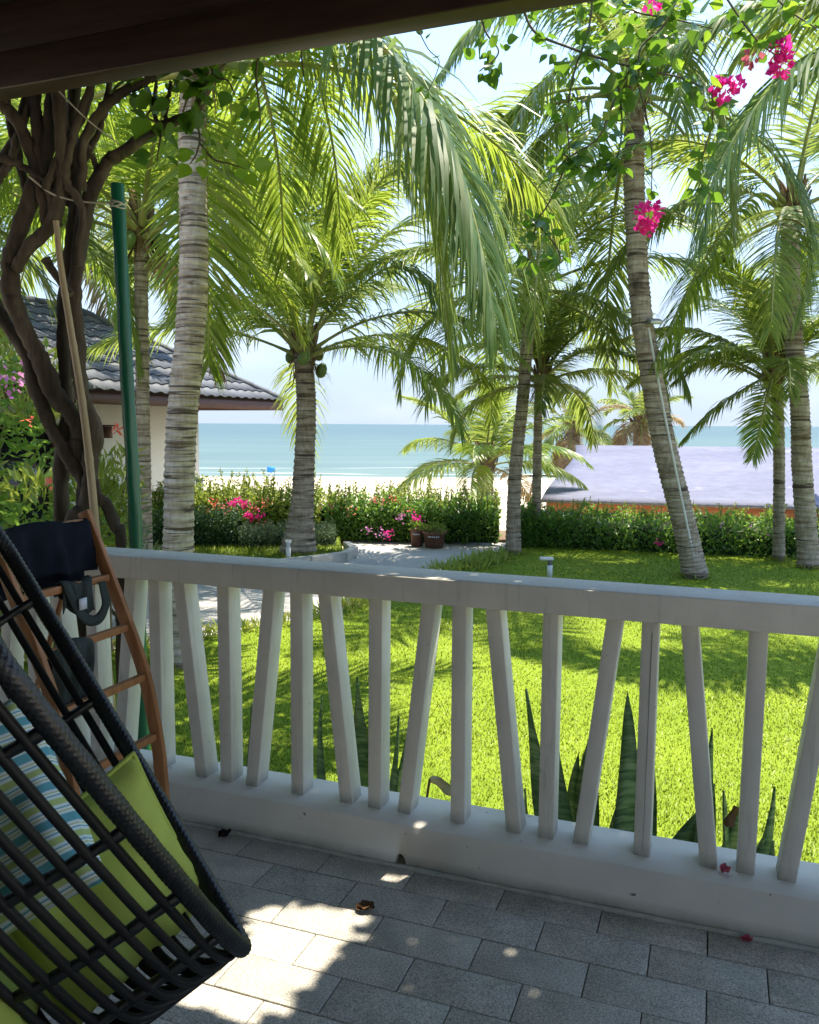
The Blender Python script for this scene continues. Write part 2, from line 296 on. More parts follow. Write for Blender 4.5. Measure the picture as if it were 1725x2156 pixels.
# snake plant
k = M('snake_plant_leaf'); f = k.noise(3.6, 4, 0.6, stretch=(1.2, 1.2, 10), dist=1.6)
c1 = k.ramp(f, [(0.40, (0.06, 0.145, 0.055)), (0.50, (0.15, 0.27, 0.10)), (0.58, (0.28, 0.39, 0.18))])
k.base(c1, 0.38, 0.45); k.bump(k.noise(20, 2, stretch=(1, 1, 4)), 0.15, 0.004)
t = k.n('ShaderNodeBsdfTranslucent', Color=(0.15, 0.28, 0.06, 1)); ms = k.n('ShaderNodeMixShader', Fac=0.22)
k.l(k.b.outputs[0], ms.inputs[1]); k.l(t.outputs[0], ms.inputs[2]); k.l(ms.outputs[0], k.o.inputs['Surface']); MAT['snake'] = k.m
MAT['deadleaf'] = plain('dead_leaf', (0.07, 0.035, 0.016), (0.20, 0.11, 0.05), 12, 0.8, 0.2, 0.3)
# ground
MAT['grassbase'] = plain('lawn_soil', (0.135, 0.205, 0.015), (0.19, 0.255, 0.022), 1.3, 0.9, 0.1, 0.45, 0.015, fine=90)
MAT['grass'] = leafmat('grass_blade', [(0.155, 0.235, 0.017), (0.175, 0.26, 0.02), (0.195, 0.28, 0.024), (0.235, 0.295, 0.045)], (0.36, 0.48, 0.04), 0.3, 0.45, 0.3)
MAT['soil'] = plain('soil', (0.11, 0.08, 0.05), (0.2, 0.15, 0.1), 6, 0.95, 0.1, 0.5, 0.02)
MAT['sand'] = plain('beach_sand', (0.46, 0.39, 0.28), (0.54, 0.46, 0.34), 0.5, 0.95, 0.1, 0.5, 0.05, fine=6)
k = M('driveway_concrete'); f = k.noise(1.2, 6, 0.6); f2 = k.noise(60, 4, 0.7)
k.base(k.mix(k.ramp(f, [(0.3, (0.34, 0.335, 0.32)), (0.7, (0.46, 0.455, 0.43))]), k.ramp(f2, [(0.3, (0.7, 0.7, 0.7)), (0.7, (1.1, 1.1, 1.1))]), 1.0, 'MULTIPLY'), 0.85, 0.2); k.bump(f2, 0.4, 0.004); MAT['drive'] = k.m
MAT['seam'] = plain('roof_seam', (0.09, 0.095, 0.13), (0.13, 0.135, 0.17), 3, 0.6, 0.2)
MAT['kerbstone'] = plain('kerb_concrete', (0.34, 0.33, 0.30), (0.48, 0.46, 0.42), 5, 0.85, 0.2, 0.4, 0.006)
k = M('sea_water'); c = k.n('ShaderNodeTexCoord'); sp = k.n('ShaderNodeSeparateXYZ'); k.l(c.outputs['Object'], sp.inputs[0])
mr = k.n('ShaderNodeMapRange', From__Min=66.0, From__Max=420.0); k.l(sp.outputs['Y'], mr.inputs['Value'])
pw = k.n('ShaderNodeMath', _operation='POWER'); pw.inputs[1].default_value = 0.45; k.l(mr.outputs[0], pw.inputs[0])
col = k.ramp(pw.outputs[0], [(0.0, (0.16, 0.195, 0.16)), (0.10, (0.105, 0.155, 0.135)), (0.45, (0.085, 0.135, 0.125)), (1.0, (0.06, 0.105, 0.11))])
f = k.noise(0.06, 4, 0.5, stretch=(0.35, 1.6, 1)); col = k.mix(col, k.ramp(f, [(0.35, (0.86, 0.88, 0.9)), (0.65, (1.08, 1.06, 1.05))]), 1.0, 'MULTIPLY')
f3 = k.noise(1.2, 5, 0.6, stretch=(0.5, 1.5, 1)); k.base(col, 0.5, 0.12); k.bump(f3, 0.6, 0.2); MAT['sea'] = k.m
MAT['foam'] = plain('surf_foam', (0.62, 0.66, 0.64), (0.78, 0.80, 0.78), 0.8, 0.8, 0.2, 0.2)
# things
MAT['wicker'] = plain('black_wicker', (0.004, 0.0045, 0.005), (0.011, 0.0115, 0.012), 40, 0.34, 0.5, 0.4, 0.002)
MAT['bar'] = plain('black_bar', (0.004, 0.004, 0.0045), (0.008, 0.008, 0.0085), 30, 0.5, 0.3, 0.15, 0.001)
k = M('lime_fabric'); f = k.noise(5, 4); wv = k.noise(260, 2); k.base(k.ramp(f, [(0.3, (0.31, 0.38, 0.07)), (0.7, (0.39, 0.46, 0.095))]), 0.85, 0.15); k.bump(wv, 0.3, 0.001); MAT['lime'] = k.m
k = M('striped_fabric'); c = k.n('ShaderNodeTexCoord'); w = k.n('ShaderNodeTexWave', Scale=5.5, Distortion=0.8, Detail=1.0); w.bands_direction = 'X'; k.l(c.outputs['Object'], w.inputs['Vector'])
col = k.ramp(w.outputs['Fac'], [(0.0, (0.12, 0.36, 0.42)), (0.14, (0.62, 0.72, 0.72)), (0.34, (0.45, 0.55, 0.2)), (0.44, (0.75, 0.79, 0.76)), (0.62, (0.16, 0.42, 0.48)), (0.74, (0.62, 0.75, 0.77)), (0.92, (0.42, 0.54, 0.2))], 'CONSTANT')
k.base(col, 0.85, 0.15); k.bump(k.noise(260, 2), 0.3, 0.001); MAT['stripe'] = k.m
k = M('orange_wood'); f = k.noise(4, 5, stretch=(9, 9, 1)); k.base(k.ramp(f, [(0.3, (0.26, 0.11, 0.04)), (0.7, (0.42, 0.20, 0.08))]), 0.5, 0.35); k.bump(f, 0.2, 0.002); MAT['rackwood'] = k.m
MAT['navy'] = plain('navy_cloth', (0.006, 0.008, 0.014), (0.013, 0.017, 0.026), 12, 0.95, 0.1, 0.4, 0.004, fine=200)
MAT['olive'] = plain('olive_cloth', (0.030, 0.040, 0.036), (0.055, 0.068, 0.060), 12, 0.9, 0.15, 0.4, 0.003, fine=220)
MAT['print'] = plain('white_print', (0.45, 0.47, 0.5), (0.6, 0.62, 0.64), 30, 0.8, 0.2, 0)
MAT['greenpole'] = plain('green_plastic_sleeve', (0.004, 0.085, 0.045), (0.008, 0.13, 0.07), 3, 0.30, 0.5, 0.15, 0.004, (1, 1, 0.4))
MAT['bamboo'] = plain('bamboo_cane', (0.30, 0.22, 0.13), (0.48, 0.38, 0.25), 4, 0.55, 0.35, 0.15, 0.002, (3, 3, 0.6))
MAT['twine'] = plain('pale_twine', (0.45, 0.42, 0.34), (0.6, 0.57, 0.48), 60, 0.9, 0.1, 0)
k = M('lavender_roof_sheet'); f = k.noise(0.5, 6, 0.6, stretch=(0.5, 1.6, 1)); f2 = k.noise(3.5, 6, 0.7)
col = k.mix(k.ramp(f, [(0.3, (0.12, 0.125, 0.17)), (0.7, (0.165, 0.17, 0.22))]), k.ramp(f2, [(0.3, (0.80, 0.80, 0.80)), (0.65, (1.06, 1.06, 1.06))]), 1.0, 'MULTIPLY')
col = k.mix(col, (0.24, 0.24, 0.26), k.ramp(k.noise(0.9, 6, 0.7), [(0.6, (0, 0, 0)), (0.72, (0.6, 0.6, 0.6))]))
k.base(col, 0.7, 0.12); k.bump(f2, 0.4, 0.03); MAT['tarp'] = k.m
MAT['pavwood'] = plain('pavilion_wood', (0.28, 0.09, 0.03), (0.42, 0.15, 0.05), 2, 0.5, 0.35, 0.2, 0.003, (1, 1, 10))
MAT['metalwhite'] = plain('white_metal', (0.55, 0.56, 0.55), (0.70, 0.70, 0.68), 8, 0.45, 0.4, 0.1)
MAT['metalgrey'] = plain('grey_metal', (0.10, 0.10, 0.10), (0.18, 0.18, 0.18), 8, 0.45, 0.5, 0.1)
MAT['pvc'] = plain('grey_conduit', (0.46, 0.46, 0.44), (0.60, 0.60, 0.57), 8, 0.5, 0.4, 0.1)
MAT['pot'] = plain('brown_pot', (0.11, 0.055, 0.035), (0.20, 0.10, 0.065), 8, 0.7, 0.3, 0.2)
MAT['lens'] = plain('lamp_glass', (0.5, 0.52, 0.5), (0.62, 0.64, 0.62), 8, 0.2, 0.5, 0)
MAT['darkglass'] = plain('dark_window_glass', (0.012, 0.015, 0.018), (0.025, 0.03, 0.035), 2, 0.08, 0.6, 0)
MAT['blue'] = plain('blue_sign', (0.03, 0.22, 0.55), (0.05, 0.30, 0.65), 4, 0.6, 0.3, 0)
MAT['hole'] = plain('drain_dark', (0.012, 0.010, 0.008), (0.03, 0.024, 0.02), 30, 0.95, 0.1, 0.4)

# ------------------------------------------------------------------ ground, lawn, driveway, beach, sea
GZ = -0.5
LAWN = [(-9, 5.2), (-4.0, 6.1), (-1.95, 7.42), (-0.8, 8.45), (-0.2, 9.6), (0.69, 11.0), (1.15, 11.9), (1.55, 12.9), (2.0, 13.3), (9.5, 11.3), (14, 9), (14, 0.2), (4.2, 1.55), (-0.4, 3.25), (-2.4, 3.98), (-9, 5.0)]
DRIVE = [(-9, 5.3), (-4.0, 6.2), (-2.0, 7.48), (-0.85, 8.5), (-0.25, 9.65), (0.62, 11.05), (1.08, 11.95), (1.48, 12.95), (1.7, 13.6), (1.7, 14.3), (-1.1, 14.6), (-1.0, 13.6), (-0.80, 12.5), (-1.5, 11.68), (-3.0, 10.75), (-6, 9.9), (-9, 9.5)]
BED = [(-9, 9.7), (-6, 10.1), (-3.1, 10.92), (-1.62, 11.83), (-0.98, 12.55), (-1.15, 13.5), (-1.2, 14.6), (-9, 14.6)]
def gz(x, y):
    x = np.asarray(x, float); y = np.asarray(y, float)
    return np.where(y < 14, GZ - 0.12, np.where(y < 18, GZ - 0.12 - (y - 14) * 0.16, GZ - 0.76 - (y - 18) * 0.0335))
ys = np.concatenate([np.linspace(-60, 10, 8), np.linspace(12, 22, 11), np.linspace(26, 90, 20), [160, 400, 900]]); xs = np.linspace(-700, 700, 41)
X, Y = np.meshgrid(xs, ys); Z = gz(X, Y); Z = np.where(Y > 80, -5.0, Z)
nx = len(xs); ii = (np.arange(len(ys) - 1)[:, None] * nx + np.arange(nx - 1)[None, :]).ravel()
tag(obj('ground', mesh('ground', [(np.stack([X, Y, Z], -1), np.stack([ii, ii + 1, ii + nx + 1, ii + nx], -1))], True, [MAT['sand']])), kind='structure')
def slab(name, poly, ztop, zbot, mat, zfun=None):
    import bmesh
    bm = bmesh.new(); vs = [bm.verts.new((x, y, ztop)) for x, y in poly]; f = bm.faces.new(vs)
    if f.normal.z < 0: f.normal_flip()
    r = bmesh.ops.extrude_face_region(bm, geom=[f]); 
    for e in r['geom']:
        if isinstance(e, bmesh.types.BMVert): e.co.z = zbot
    bmesh.ops.recalc_face_normals(bm, faces=bm.faces)
    bmesh.ops.triangulate(bm, faces=[q for q in bm.faces if len(q.verts) > 4])
    me = bpy.data.meshes.new(name); bm.to_mesh(me); bm.free(); me.materials.append(mat)
    return tag(obj(name, me), kind='structure')
lawn = slab('lawn', LAWN, GZ, GZ - 0.3, MAT['grassbase'])
bed = slab('planting_bed', BED, GZ, GZ - 0.3, MAT['grassbase'])
drive = slab('driveway', DRIVE, GZ - 0.08, GZ - 0.3, MAT['drive'])
hs = slab('hedge_soil', [(-9, 14.4), (1.7, 14.25), (1.7, 13.45), (2.1, 13.1), (9.5, 11.2), (14, 9.0), (15, 11), (10, 13), (2.2, 15.5), (-9, 16)], GZ - 0.03, GZ - 0.5, MAT['soil'])
# sea
tag(obj('sea', mesh('sea', [(np.array([(-9000, 66, -3.0), (9000, 66, -3.0), (9000, 15000, -3.0), (-9000, 15000, -3.0)]), [(0, 1, 2, 3)])], False, [MAT['sea']])), kind='structure')
for y_, w_, a_ in ((66.8, 0.9, 0.5), (74.0, 0.35, 0.9), (83.0, 0.25, 1.2)):
    fx = np.linspace(-90, 90, 181); fy = y_ + a_ * np.sin(fx * 0.16 + y_) + 0.25 * np.sin(fx * 0.53 + 1 + y_); fw = np.clip(w_ * (1 + 0.7 * np.sin(fx * 0.31 + y_) + 0.4 * np.sin(fx * 0.83)), 0.02, None)
    FV = np.vstack([np.stack([fx, fy, np.full(181, -2.97)], -1), np.stack([fx, fy + fw, np.full(181, -2.97)], -1)]); fi = np.arange(180)
    tag(obj('surf_line', mesh('surf_line', [(FV, np.stack([fi, fi + 1, fi + 182, fi + 181], -1))], True, [MAT['foam']])), kind='structure')
# kerb of the planting bed: separate kerb stones
kb = tag(obj('kerb', mesh('kerb_base', [box(-9, -8.6, 9.5, 9.6, GZ - 0.3, GZ - 0.2)], False, [MAT['kerbstone']])), kind='structure')
def kerbline(path, parent, w=0.13, zt=0.05, step=0.62):
    P = smooth_path([(x, y, 0) for x, y in path], 80); seg = np.linalg.norm(np.diff(P, axis=0), axis=1); cum = np.concatenate([[0], np.cumsum(seg)]); n = int(cum[-1] / step)
    for i in range(n):
        a, b = i * step + 0.006, (i + 1) * step - 0.006
        p = np.array([np.interp(a, cum, P[:, q]) for q in range(3)]); q = np.array([np.interp(b, cum, P[:, c]) for c in range(3)])
        t = norm(q - p); s = np.array([-t[1], t[0], 0]) * w / 2; zz = np.array([0, 0, 1.0]); dz = RNG.uniform(-0.006, 0.006)
        lo = zz * (GZ - 0.25); hi = zz * (GZ + zt + dz)
        obj('kerb_stone', mesh('kerb_stone', [hexa([p - s + lo, q - s + lo, q + s + lo, p + s + lo], [p - s + hi, q - s + hi, q + s + hi, p + s + hi])], False, [MAT['kerbstone']]), parent, bevel=0.012)
kerbline([(-6, 10.0), (-3.05, 10.83), (-1.56, 11.74), (-0.86, 12.48), (-1.06, 13.6)], kb)
kerbline([(0.9, 11.6), (1.12, 11.93), (1.52, 12.95), (1.85, 13.45)], kb, zt=0.02)

def grass(name, poly, n, y0, hmin, hmax, label, exclude=None, near=3.0):
    P = np.asarray(poly); x0, x1 = max(-7, P[:, 0].min()), min(9, P[:, 0].max())
    x = RNG.uniform(x0, x1, n * 3); y = 1.0 / (1.0 / y0 + RNG.uniform(0, 1, n * 3) * (1.0 / 14.6 - 1.0 / y0))
    k = inpoly(x, y, poly) & (np.abs(x) < 0.62 * y + 0.6); x, y = x[k][:n], y[k][:n]; m = len(x)
    az = RNG.uniform(0, 2 * math.pi, m); cl = np.sin(x * 2.1 + 1.3 * np.sin(y * 1.7)) * np.sin(y * 2.6 + x)
    h = RNG.uniform(hmin, hmax, m) * (1 + 0.18 * cl); w = RNG.uniform(0.0022, 0.0042, m) * (0.75 + y / 9.0)
    lean = RNG.uniform(0.1, 0.9, m) * h; la = RNG.uniform(0, 2 * math.pi, m)
    b = np.stack([x, y, np.full(m, GZ - 0.004)], -1); s = np.stack([np.cos(az), np.sin(az), np.zeros(m)], -1) * w[:, None]
    t = b + np.stack([np.cos(la) * lean, np.sin(la) * lean, h], -1)
    V = np.stack([b - s, b + s, t], 1).reshape(-1, 3); me = mesh(name, [(V, np.arange(3 * m).reshape(-1, 3))], True, [MAT['grass']])
    nv = norm(np.stack([np.cos(la) * 0.35, np.sin(la) * 0.35, np.ones(m)], -1)); me.normals_split_custom_set_from_vertices(np.repeat(nv, 3, axis=0).tolist())
    return tag(obj(name, me), label, 'grass', kind='stuff')
grass('lawn_grass', LAWN, 260000, 2.6, 0.010, 0.026, 'short bright green grass of the lawn behind the railing')
grass('bed_grass', BED, 45000, 9.4, 0.03, 0.07, 'green grass around the palm on the kerbed island bed')
# ragged longer tufts along the driveway edge
def tufts(name, path, n, hmin, hmax, spread, label):
    P = smooth_path([(x, y, 0) for x, y in path], 60); i = RNG.uniform(0, 59, n); p = np.stack([np.interp(i, np.arange(60), P[:, 0]), np.interp(i, np.arange(60), P[:, 1])], -1) + RNG.normal(size=(n, 2)) * spread
    D = rdir(n, 1.4); D[:, 2] = np.abs(D[:, 2]); pp = np.stack([p[:, 0], p[:, 1], np.full(n, GZ)], -1)
    h = RNG.uniform(hmin, hmax, n); V, F = leaf_cards(pp, D, rdir(n), h, h * 0.16, 0.1, 0.25)
    return tag(obj(name, mesh(name, [(V, F)], False, [MAT['hedge_tip']])), label, 'ground cover', kind='stuff')
tufts('edge_grass', [(-3.4, 6.5), (-1.9, 7.45), (-0.8, 8.45), (-0.2, 9.55)], 1500, 0.06, 0.17, 0.10, 'yellow green strappy plants edging the lawn by the driveway')
tufts('edge_plants', [(0.45, 10.75), (0.95, 11.45), (1.35, 12.2)], 900, 0.08, 0.20, 0.15, 'leafy ground cover at the driveway bend below the two slim palms')

def ring(x, y, r): return [(x + r * math.cos(a), y + r * math.sin(a)) for a in np.linspace(0, 6.1, 9)]
for (x, y, r, d_) in ((3.7, 10.6, 0.17, 'the leaning palm'), (5.57, 11.4, 0.16, 'the right edge palm'), (1.57, 12.5, 0.13, 'the taller slim palm'), (-1.87, 6.57, 0.15, 'the pale ringed palm'), (-1.68, 12.4, 0.28, 'the island palm'), (5.4, 12.0, 0.10, 'the slim palm by the hedge')):
    tufts('base_grass', ring(x, y, r), 260, 0.04, 0.11, 0.035, 'longer grass tufts around the foot of ' + d_)
for (x, y, w_) in ((0.35, 5.1, 'tiny pink petal on the lawn seen left of the tall snake plant'), (3.1, 4.9, 'tiny pink petal on the lawn near the right end of the railing')):
    V, F = leaf_cards(RNG.normal(size=(3, 3)) * 0.008 + np.array([0, 0, 0.025]), rdir(3, 0.4), rdir(3, 1), 0.035, 0.034, 0.2, 0.2)
    tag(obj('lawn_petal', mesh('lawn_petal', [(V, F)], True, [MAT['petal_dry']]), None, (x, y, GZ)), w_, 'petal')
# ------------------------------------------------------------------ balcony: floor with pavers
floor = tag(obj('balcony_floor', mesh('balcony_floor', [box(-2.4, 4.6, -3.2, -0.0201, -0.6, -0.0305)], False, [MAT['joint']]), None, tuple(A0), (0, 0, TH)), kind='structure')
pv = [mesh('paver', [box(-0.1485, 0.1485, -0.0718, 0.0718, -0.03, 0.0)], False, [MAT['paver']])]
for r in range(-1, 12):
    n1 = -0.004 - 0.1465 * r; nc = n1 - 0.0733
    off = 0.077 if r % 2 else 0.227
    for c in range(-6, 9):
        sc = c * 0.30 + off + 0.15
        x, y, z = B(sc, nc, 0)
        if abs(x) > 0.56 * y + 0.35 or y < 1.25 or r < 0: continue
        o = obj('paver', pv[0], floor, (sc, nc, RNG.uniform(-0.0012, 0.0012)), (RNG.uniform(-0.003, 0.003), RNG.uniform(-0.002, 0.002), RNG.uniform(-0.003, 0.003)), bevel=0.0022)
# remaining floor further back, out of the picture
tag(obj('balcony_floor_rear', mesh('balcony_floor_rear', [box(-2.4, 4.6, -3.2, -1.80, -0.0303, -0.002)], False, [MAT['paver']]), None, tuple(A0), (0, 0, TH)), kind='structure')

# ------------------------------------------------------------------ railing
rail = thing('balcony_railing', 'white painted concrete balcony railing with alternating upright and slanted balusters', 'railing', A0, TH)
S0, S1 = -2.3, 3.2
# low kerb wall with a drain hole at s=0.79
hs0, hs1, hz = 0.752, 0.792, 0.035
kp = [box(S0, hs0, -0.02, 0.205, -0.55, 0.145), box(hs1, S1, -0.02, 0.205, -0.55, 0.145), box(hs0, hs1, -0.0199, 0.2049, hz, 0.1449), box(hs0, hs1, -0.0199, 0.2049, -0.55, 0.001)]
import bmesh
def arch_kerb():
    # one closed section extruded along s; the drain hole is cut as an arched tunnel
    bm = bmesh.new()
    pts = [(S0, -0.55), (S1, -0.55), (S1, 0.145), (S0, 0.145)]
    V = []
    xs = list(np.linspace(S0, hs0, 12)) + list(hs0 + (hs1 - hs0) * (1 - np.cos(np.linspace(0, math.pi, 9)[1:-1])) / 2) + list(np.linspace(hs1, S1, 12))
    def low(x):
        if hs0 < x < hs1:
            t = (x - hs0) / (hs1 - hs0) * 2 - 1; return 0.008 + 0.036 * math.sqrt(max(0, 1 - t * t))
        return 0.0
    parts = []
    W = []
    for x in xs:
        e = 0.0
        W += [(x, -0.02 + e, low(x)), (x, -0.02 + e, 0.1415), (x, -0.0165 + e, 0.145), (x, 0.2015, 0.145), (x, 0.205, 0.1415), (x, 0.205, low(x))]
    F = []
    for i in range(len(xs) - 1):
        a, b = i * 6, (i + 1) * 6
        for j in range(5): F.append((a + j, b + j, b + j + 1, a + j + 1))
        if low(xs[i]) > 0 or low(xs[i + 1]) > 0: F.append((a + 5, b + 5, b, a))
    parts.append((W, F)); parts.append(box(S0, S1, -0.0195, 0.2045, -0.55, 0.001)); return parts
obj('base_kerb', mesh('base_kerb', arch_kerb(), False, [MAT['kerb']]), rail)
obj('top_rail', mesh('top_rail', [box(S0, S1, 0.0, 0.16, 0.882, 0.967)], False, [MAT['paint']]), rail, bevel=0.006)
def baluster(xb, xt):
    w = 0.0245; j = lambda: RNG.uniform(-0.0015, 0.0015)
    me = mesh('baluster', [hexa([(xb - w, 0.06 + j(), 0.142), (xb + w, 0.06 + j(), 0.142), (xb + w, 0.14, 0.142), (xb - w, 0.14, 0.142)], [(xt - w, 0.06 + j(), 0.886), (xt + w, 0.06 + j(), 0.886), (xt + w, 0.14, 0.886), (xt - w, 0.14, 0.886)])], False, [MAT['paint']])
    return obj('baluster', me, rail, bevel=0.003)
for i in range(-6, 10):
    v = 0.0555 + 0.2952 * i
    if v < S1 - 0.1 and v > S0 + 0.05:
        baluster(v + RNG.uniform(-0.003, 0.003), v + RNG.uniform(-0.003, 0.003))
        if i == 5: obj('crack', mesh('crack', [hexa([(v - 0.0004, 0.0585, 0.16), (v + 0.0004, 0.0585, 0.16), (v + 0.0004, 0.0640, 0.16), (v - 0.0004, 0.0640, 0.16)], [(v + 0.0045, 0.0585, 0.84), (v + 0.0055, 0.0585, 0.84), (v + 0.0055, 0.0640, 0.84), (v + 0.0045, 0.0640, 0.84)])], False, [MAT['metalgrey']]), rail)
        if i % 2 == 0: baluster(v + 0.107, v + 0.192)
        else: baluster(v + 0.190, v + 0.107)
# mortar fillet at the foot of the kerb
FP = [(x, -0.0225 - 0.006 * RNG.random(), 0.0025) for x in np.linspace(S0, S1, 70)]
obj('mortar_fillet', mesh('mortar_fillet', tube_parts(FP, 0.0075 + 0.004 * RNG.random(70), seg=6), True, [MAT['kerb']]), rail)
obj('drain_dark_plate', mesh('drain_dark_plate', [box(hs0 + 0.002, hs1 - 0.002, 0.06, 0.065, 0.001, 0.043)], False, [MAT['hole']]), rail)  # dark plate in the tunnel, stands in for the shade of the hole

# ------------------------------------------------------------------ balcony roof: beams, rafters, ceiling, wall behind
roof = tag(obj('ceiling', mesh('ceiling', [box(-3.2, 5.2, -4.2, 0.10, 3.10, 3.18)], False, [MAT['ceiling']]), None, tuple(A0), (0, 0, TH)), kind='structure')
obj('eave_beam', mesh('eave_beam', [box(-3.2, 5.2, -0.10, -0.01, 2.605, 2.73)], False, [MAT['darkwood']]), roof, bevel=0.006)
obj('upper_beam', mesh('upper_beam', [box(-3.2, 5.2, -0.085, 0.01, 2.733, 2.90)], False, [MAT['darkwood']]), roof, bevel=0.006)
for i in range(-6, 11):
    obj('rafter', mesh('rafter', [box(i * 0.5 - 0.03, i * 0.5 + 0.03, -4.2, 0.09, 2.9005, 3.0995)], False, [MAT['ceiling']]), roof)
for i in range(28):
    obj('ceiling_board', mesh('ceiling_board', [box(-3.2, 5.2, -0.095 - 0.145 * i - 0.14, -0.095 - 0.145 * i, 2.885, 2.899)], False, [MAT['ceiling']]), roof)
tag(obj('house_wall', mesh('house_wall', [box(-3.2, 5.2, -4.35, -4.21, -0.6, 3.10)], False, [MAT['whitewall']]), None, tuple(A0), (0, 0, TH)), kind='structure')
tag(obj('added_side_wall', mesh('added_side_wall', [box(-2.75, -2.61, -4.21, -1.2, -0.6, 2.885)], False, [MAT['whitewall']]), None, tuple(A0), (0, 0, TH)), kind='structure')  # unseen wall added to cut the light from behind left

# ------------------------------------------------------------------ palms
def arc(az, e0, bend, L, n=14, side=0.0, power=1.2):
    """rachis polyline: starts at elevation e0 (rad), bends down by 'bend' along its length"""
    t = np.linspace(0, 1, n); e = e0 - bend * t ** power; a = az + side * t
    d = np.stack([np.cos(e) * np.cos(a), np.cos(e) * np.sin(a), np.sin(e)], -1) * (L / (n - 1))
    return np.vstack([[0, 0, 0], np.cumsum(d[:-1], axis=0)])
def frond_mesh(P, ll=0.7, hang=0.5, n=70, w=0.040, mat='frond', vee=0.15, spread=1.0, S=None, start=0.17, r0=0.030):
    n = int(n * 1.45); w = w * 0.68
    Q = smooth_path(P, 60); seg = np.linalg.norm(np.diff(Q, axis=0), axis=1); cum = np.concatenate([[0], np.cumsum(seg)]); Lr = cum[-1]
    T = norm(np.gradient(Q, axis=0))
    if S is None:
        h = Q[-1] - Q[0]; h = np.array([h[0], h[1], 0.0])
        if np.linalg.norm(h) < 0.05: h = np.array([1.0, 0, 0])
        h = h / np.linalg.norm(h); S = np.array([-h[1], h[0], 0])
    t = np.repeat(np.linspace(start, 0.995, n), 2) + RNG.uniform(-0.3, 0.3, 2 * n) / n; t = np.clip(t, start, 0.999)
    sg = np.tile([1.0, -1.0], n); m = 2 * n
    p = np.stack([np.interp(t * Lr, cum, Q[:, i]) for i in range(3)], -1); Tt = norm(np.stack([np.interp(t * Lr, cum, T[:, i]) for i in range(3)], -1))
    Ss = norm(S[None, :] - Tt * (Tt @ S)[:, None]); Nn = np.cross(Tt, Ss)
    tt = (t - start) / (1 - start)
    al = (R(72) - R(46) * tt) * spread + RNG.normal(size=m) * 0.09
    ve = vee + RNG.normal(size=m) * 0.12
    D = Tt * np.cos(al)[:, None] + np.sin(al)[:, None] * (Ss * (sg * np.cos(ve))[:, None] + Nn * np.sin(ve)[:, None])
    ln = ll * (0.55 + 0.45 * np.sin(np.clip(tt * 2.2 + 0.25, 0, math.pi / 2))) * (1 - 0.62 * np.clip(tt - 0.45, 0, 1) / 0.55) * RNG.uniform(0.85, 1.1, m)
    K = 4; prof = np.array([0.45, 1.0, 0.85, 0.5, 0.04]); g = hang * RNG.uniform(0.6, 1.35, m)
    pts = [p]; dirs = []; d = norm(D)
    for k in range(K):
        dk = d.copy(); dk[:, 2] -= g * ((k + 0.3) / K) ** 1.2 * 1.6; dk = norm(dk); dirs.append(dk); pts.append(pts[-1] + dk * (ln / K)[:, None])
    dirs.append(dirs[-1]); C = np.stack(pts, 1); Dk = np.stack(dirs, 1)
    Wv = Tt[:, None, :] - Dk * np.sum(Tt[:, None, :] * Dk, -1, keepdims=True); tw = RNG.normal(size=(m, 1, 1)) * 0.25
    Wv = norm(Wv); Wv = norm(Wv + np.cross(Dk, Wv) * (tw + 0.3))
    ww = (prof[None, :] * (w * 0.5 * (0.55 + 0.45 * ln / ll))[:, None])[:, :, None]
    V = np.stack([C - Wv * ww, C + Wv * ww], 2).reshape(-1, 3)
    b = (np.arange(m) * (K + 1) * 2)[:, None, None]; kk = (np.arange(K) * 2)[None, :, None]
    F = (b + kk + np.array([0, 1, 3, 2])[None, None, :]).reshape(-1, 4)
    rr = r0 * (1 - np.linspace(0, 1, 60)) ** 0.8 + 0.004; rr[:6] *= np.linspace(1.9, 1.1, 6)
    tv, tf = tube(Q[::3], rr[::3], seg=6, cap=False, flat=0.7)
    return mesh('frond', [(V, F)], True, [MAT[mat]]), mesh('rachis', [(tv, tf)], True, [MAT['rachis']])
def add_frond(ms, parent, loc):
    o = obj('frond', ms[0], parent, loc); obj('rachis', ms[1], o); return o
def trunk_mesh(pts, r0, r1, flare=1.0, ring=0.06, mat='trunk', seed=0):
    P = np.asarray(pts, float); Ln = np.sum(np.linalg.norm(np.diff(P, axis=0), axis=1)); n = max(24, int(Ln / ring * 4)); Q = smooth_path(P, n)
    t = np.linspace(0, 1, n); r = r0 + (r1 - r0) * t; zz = t * Ln
    r = r * (1 + (flare - 1) * np.exp(-(zz / 0.28) ** 1.2))
    rg = np.random.default_rng(seed); A = rg.uniform(0, 6.28, 6); ph = np.cumsum(rg.uniform(0.7, 1.3, n)) / 4.0
    def rm(i, th):
        ph_i = ph[i[:, 0]][:, None] + 0.10 * np.sin(th + A[0]) + 0.05 * np.sin(2 * th + A[1])
        saw = 1 - (ph_i % 1.0)
        z = zz[i[:, 0]][:, None]
        return 1 + 0.12 * (saw ** 1.5 - 0.5) + 0.03 * np.sin(th * 2 + A[2] + z * 1.7) + 0.02 * np.sin(th * 5 + A[3] + z * 6) + 0.018 * np.sin(th * 9 + z * 19 + A[4])
    return mesh('trunk', tube_parts(Q, r, seg=22, rmod=rm), True, [MAT[mat]])
def coconut_mesh(mat):
    pr = [(0.0, -0.115), (0.045, -0.105), (0.08, -0.07), (0.095, -0.01), (0.088, 0.05), (0.06, 0.10), (0.03, 0.125), (0.0, 0.13)]
    V, F = lathe(pr, 14); V[:, 0] *= 1 + 0.06 * np.sign(np.sin(3 * np.arctan2(V[:, 1], V[:, 0]))); return mesh('coconut', [(V, F)], True, [MAT[mat]])
COCO = coconut_mesh('coconut'); HUSK = coconut_mesh('husk')
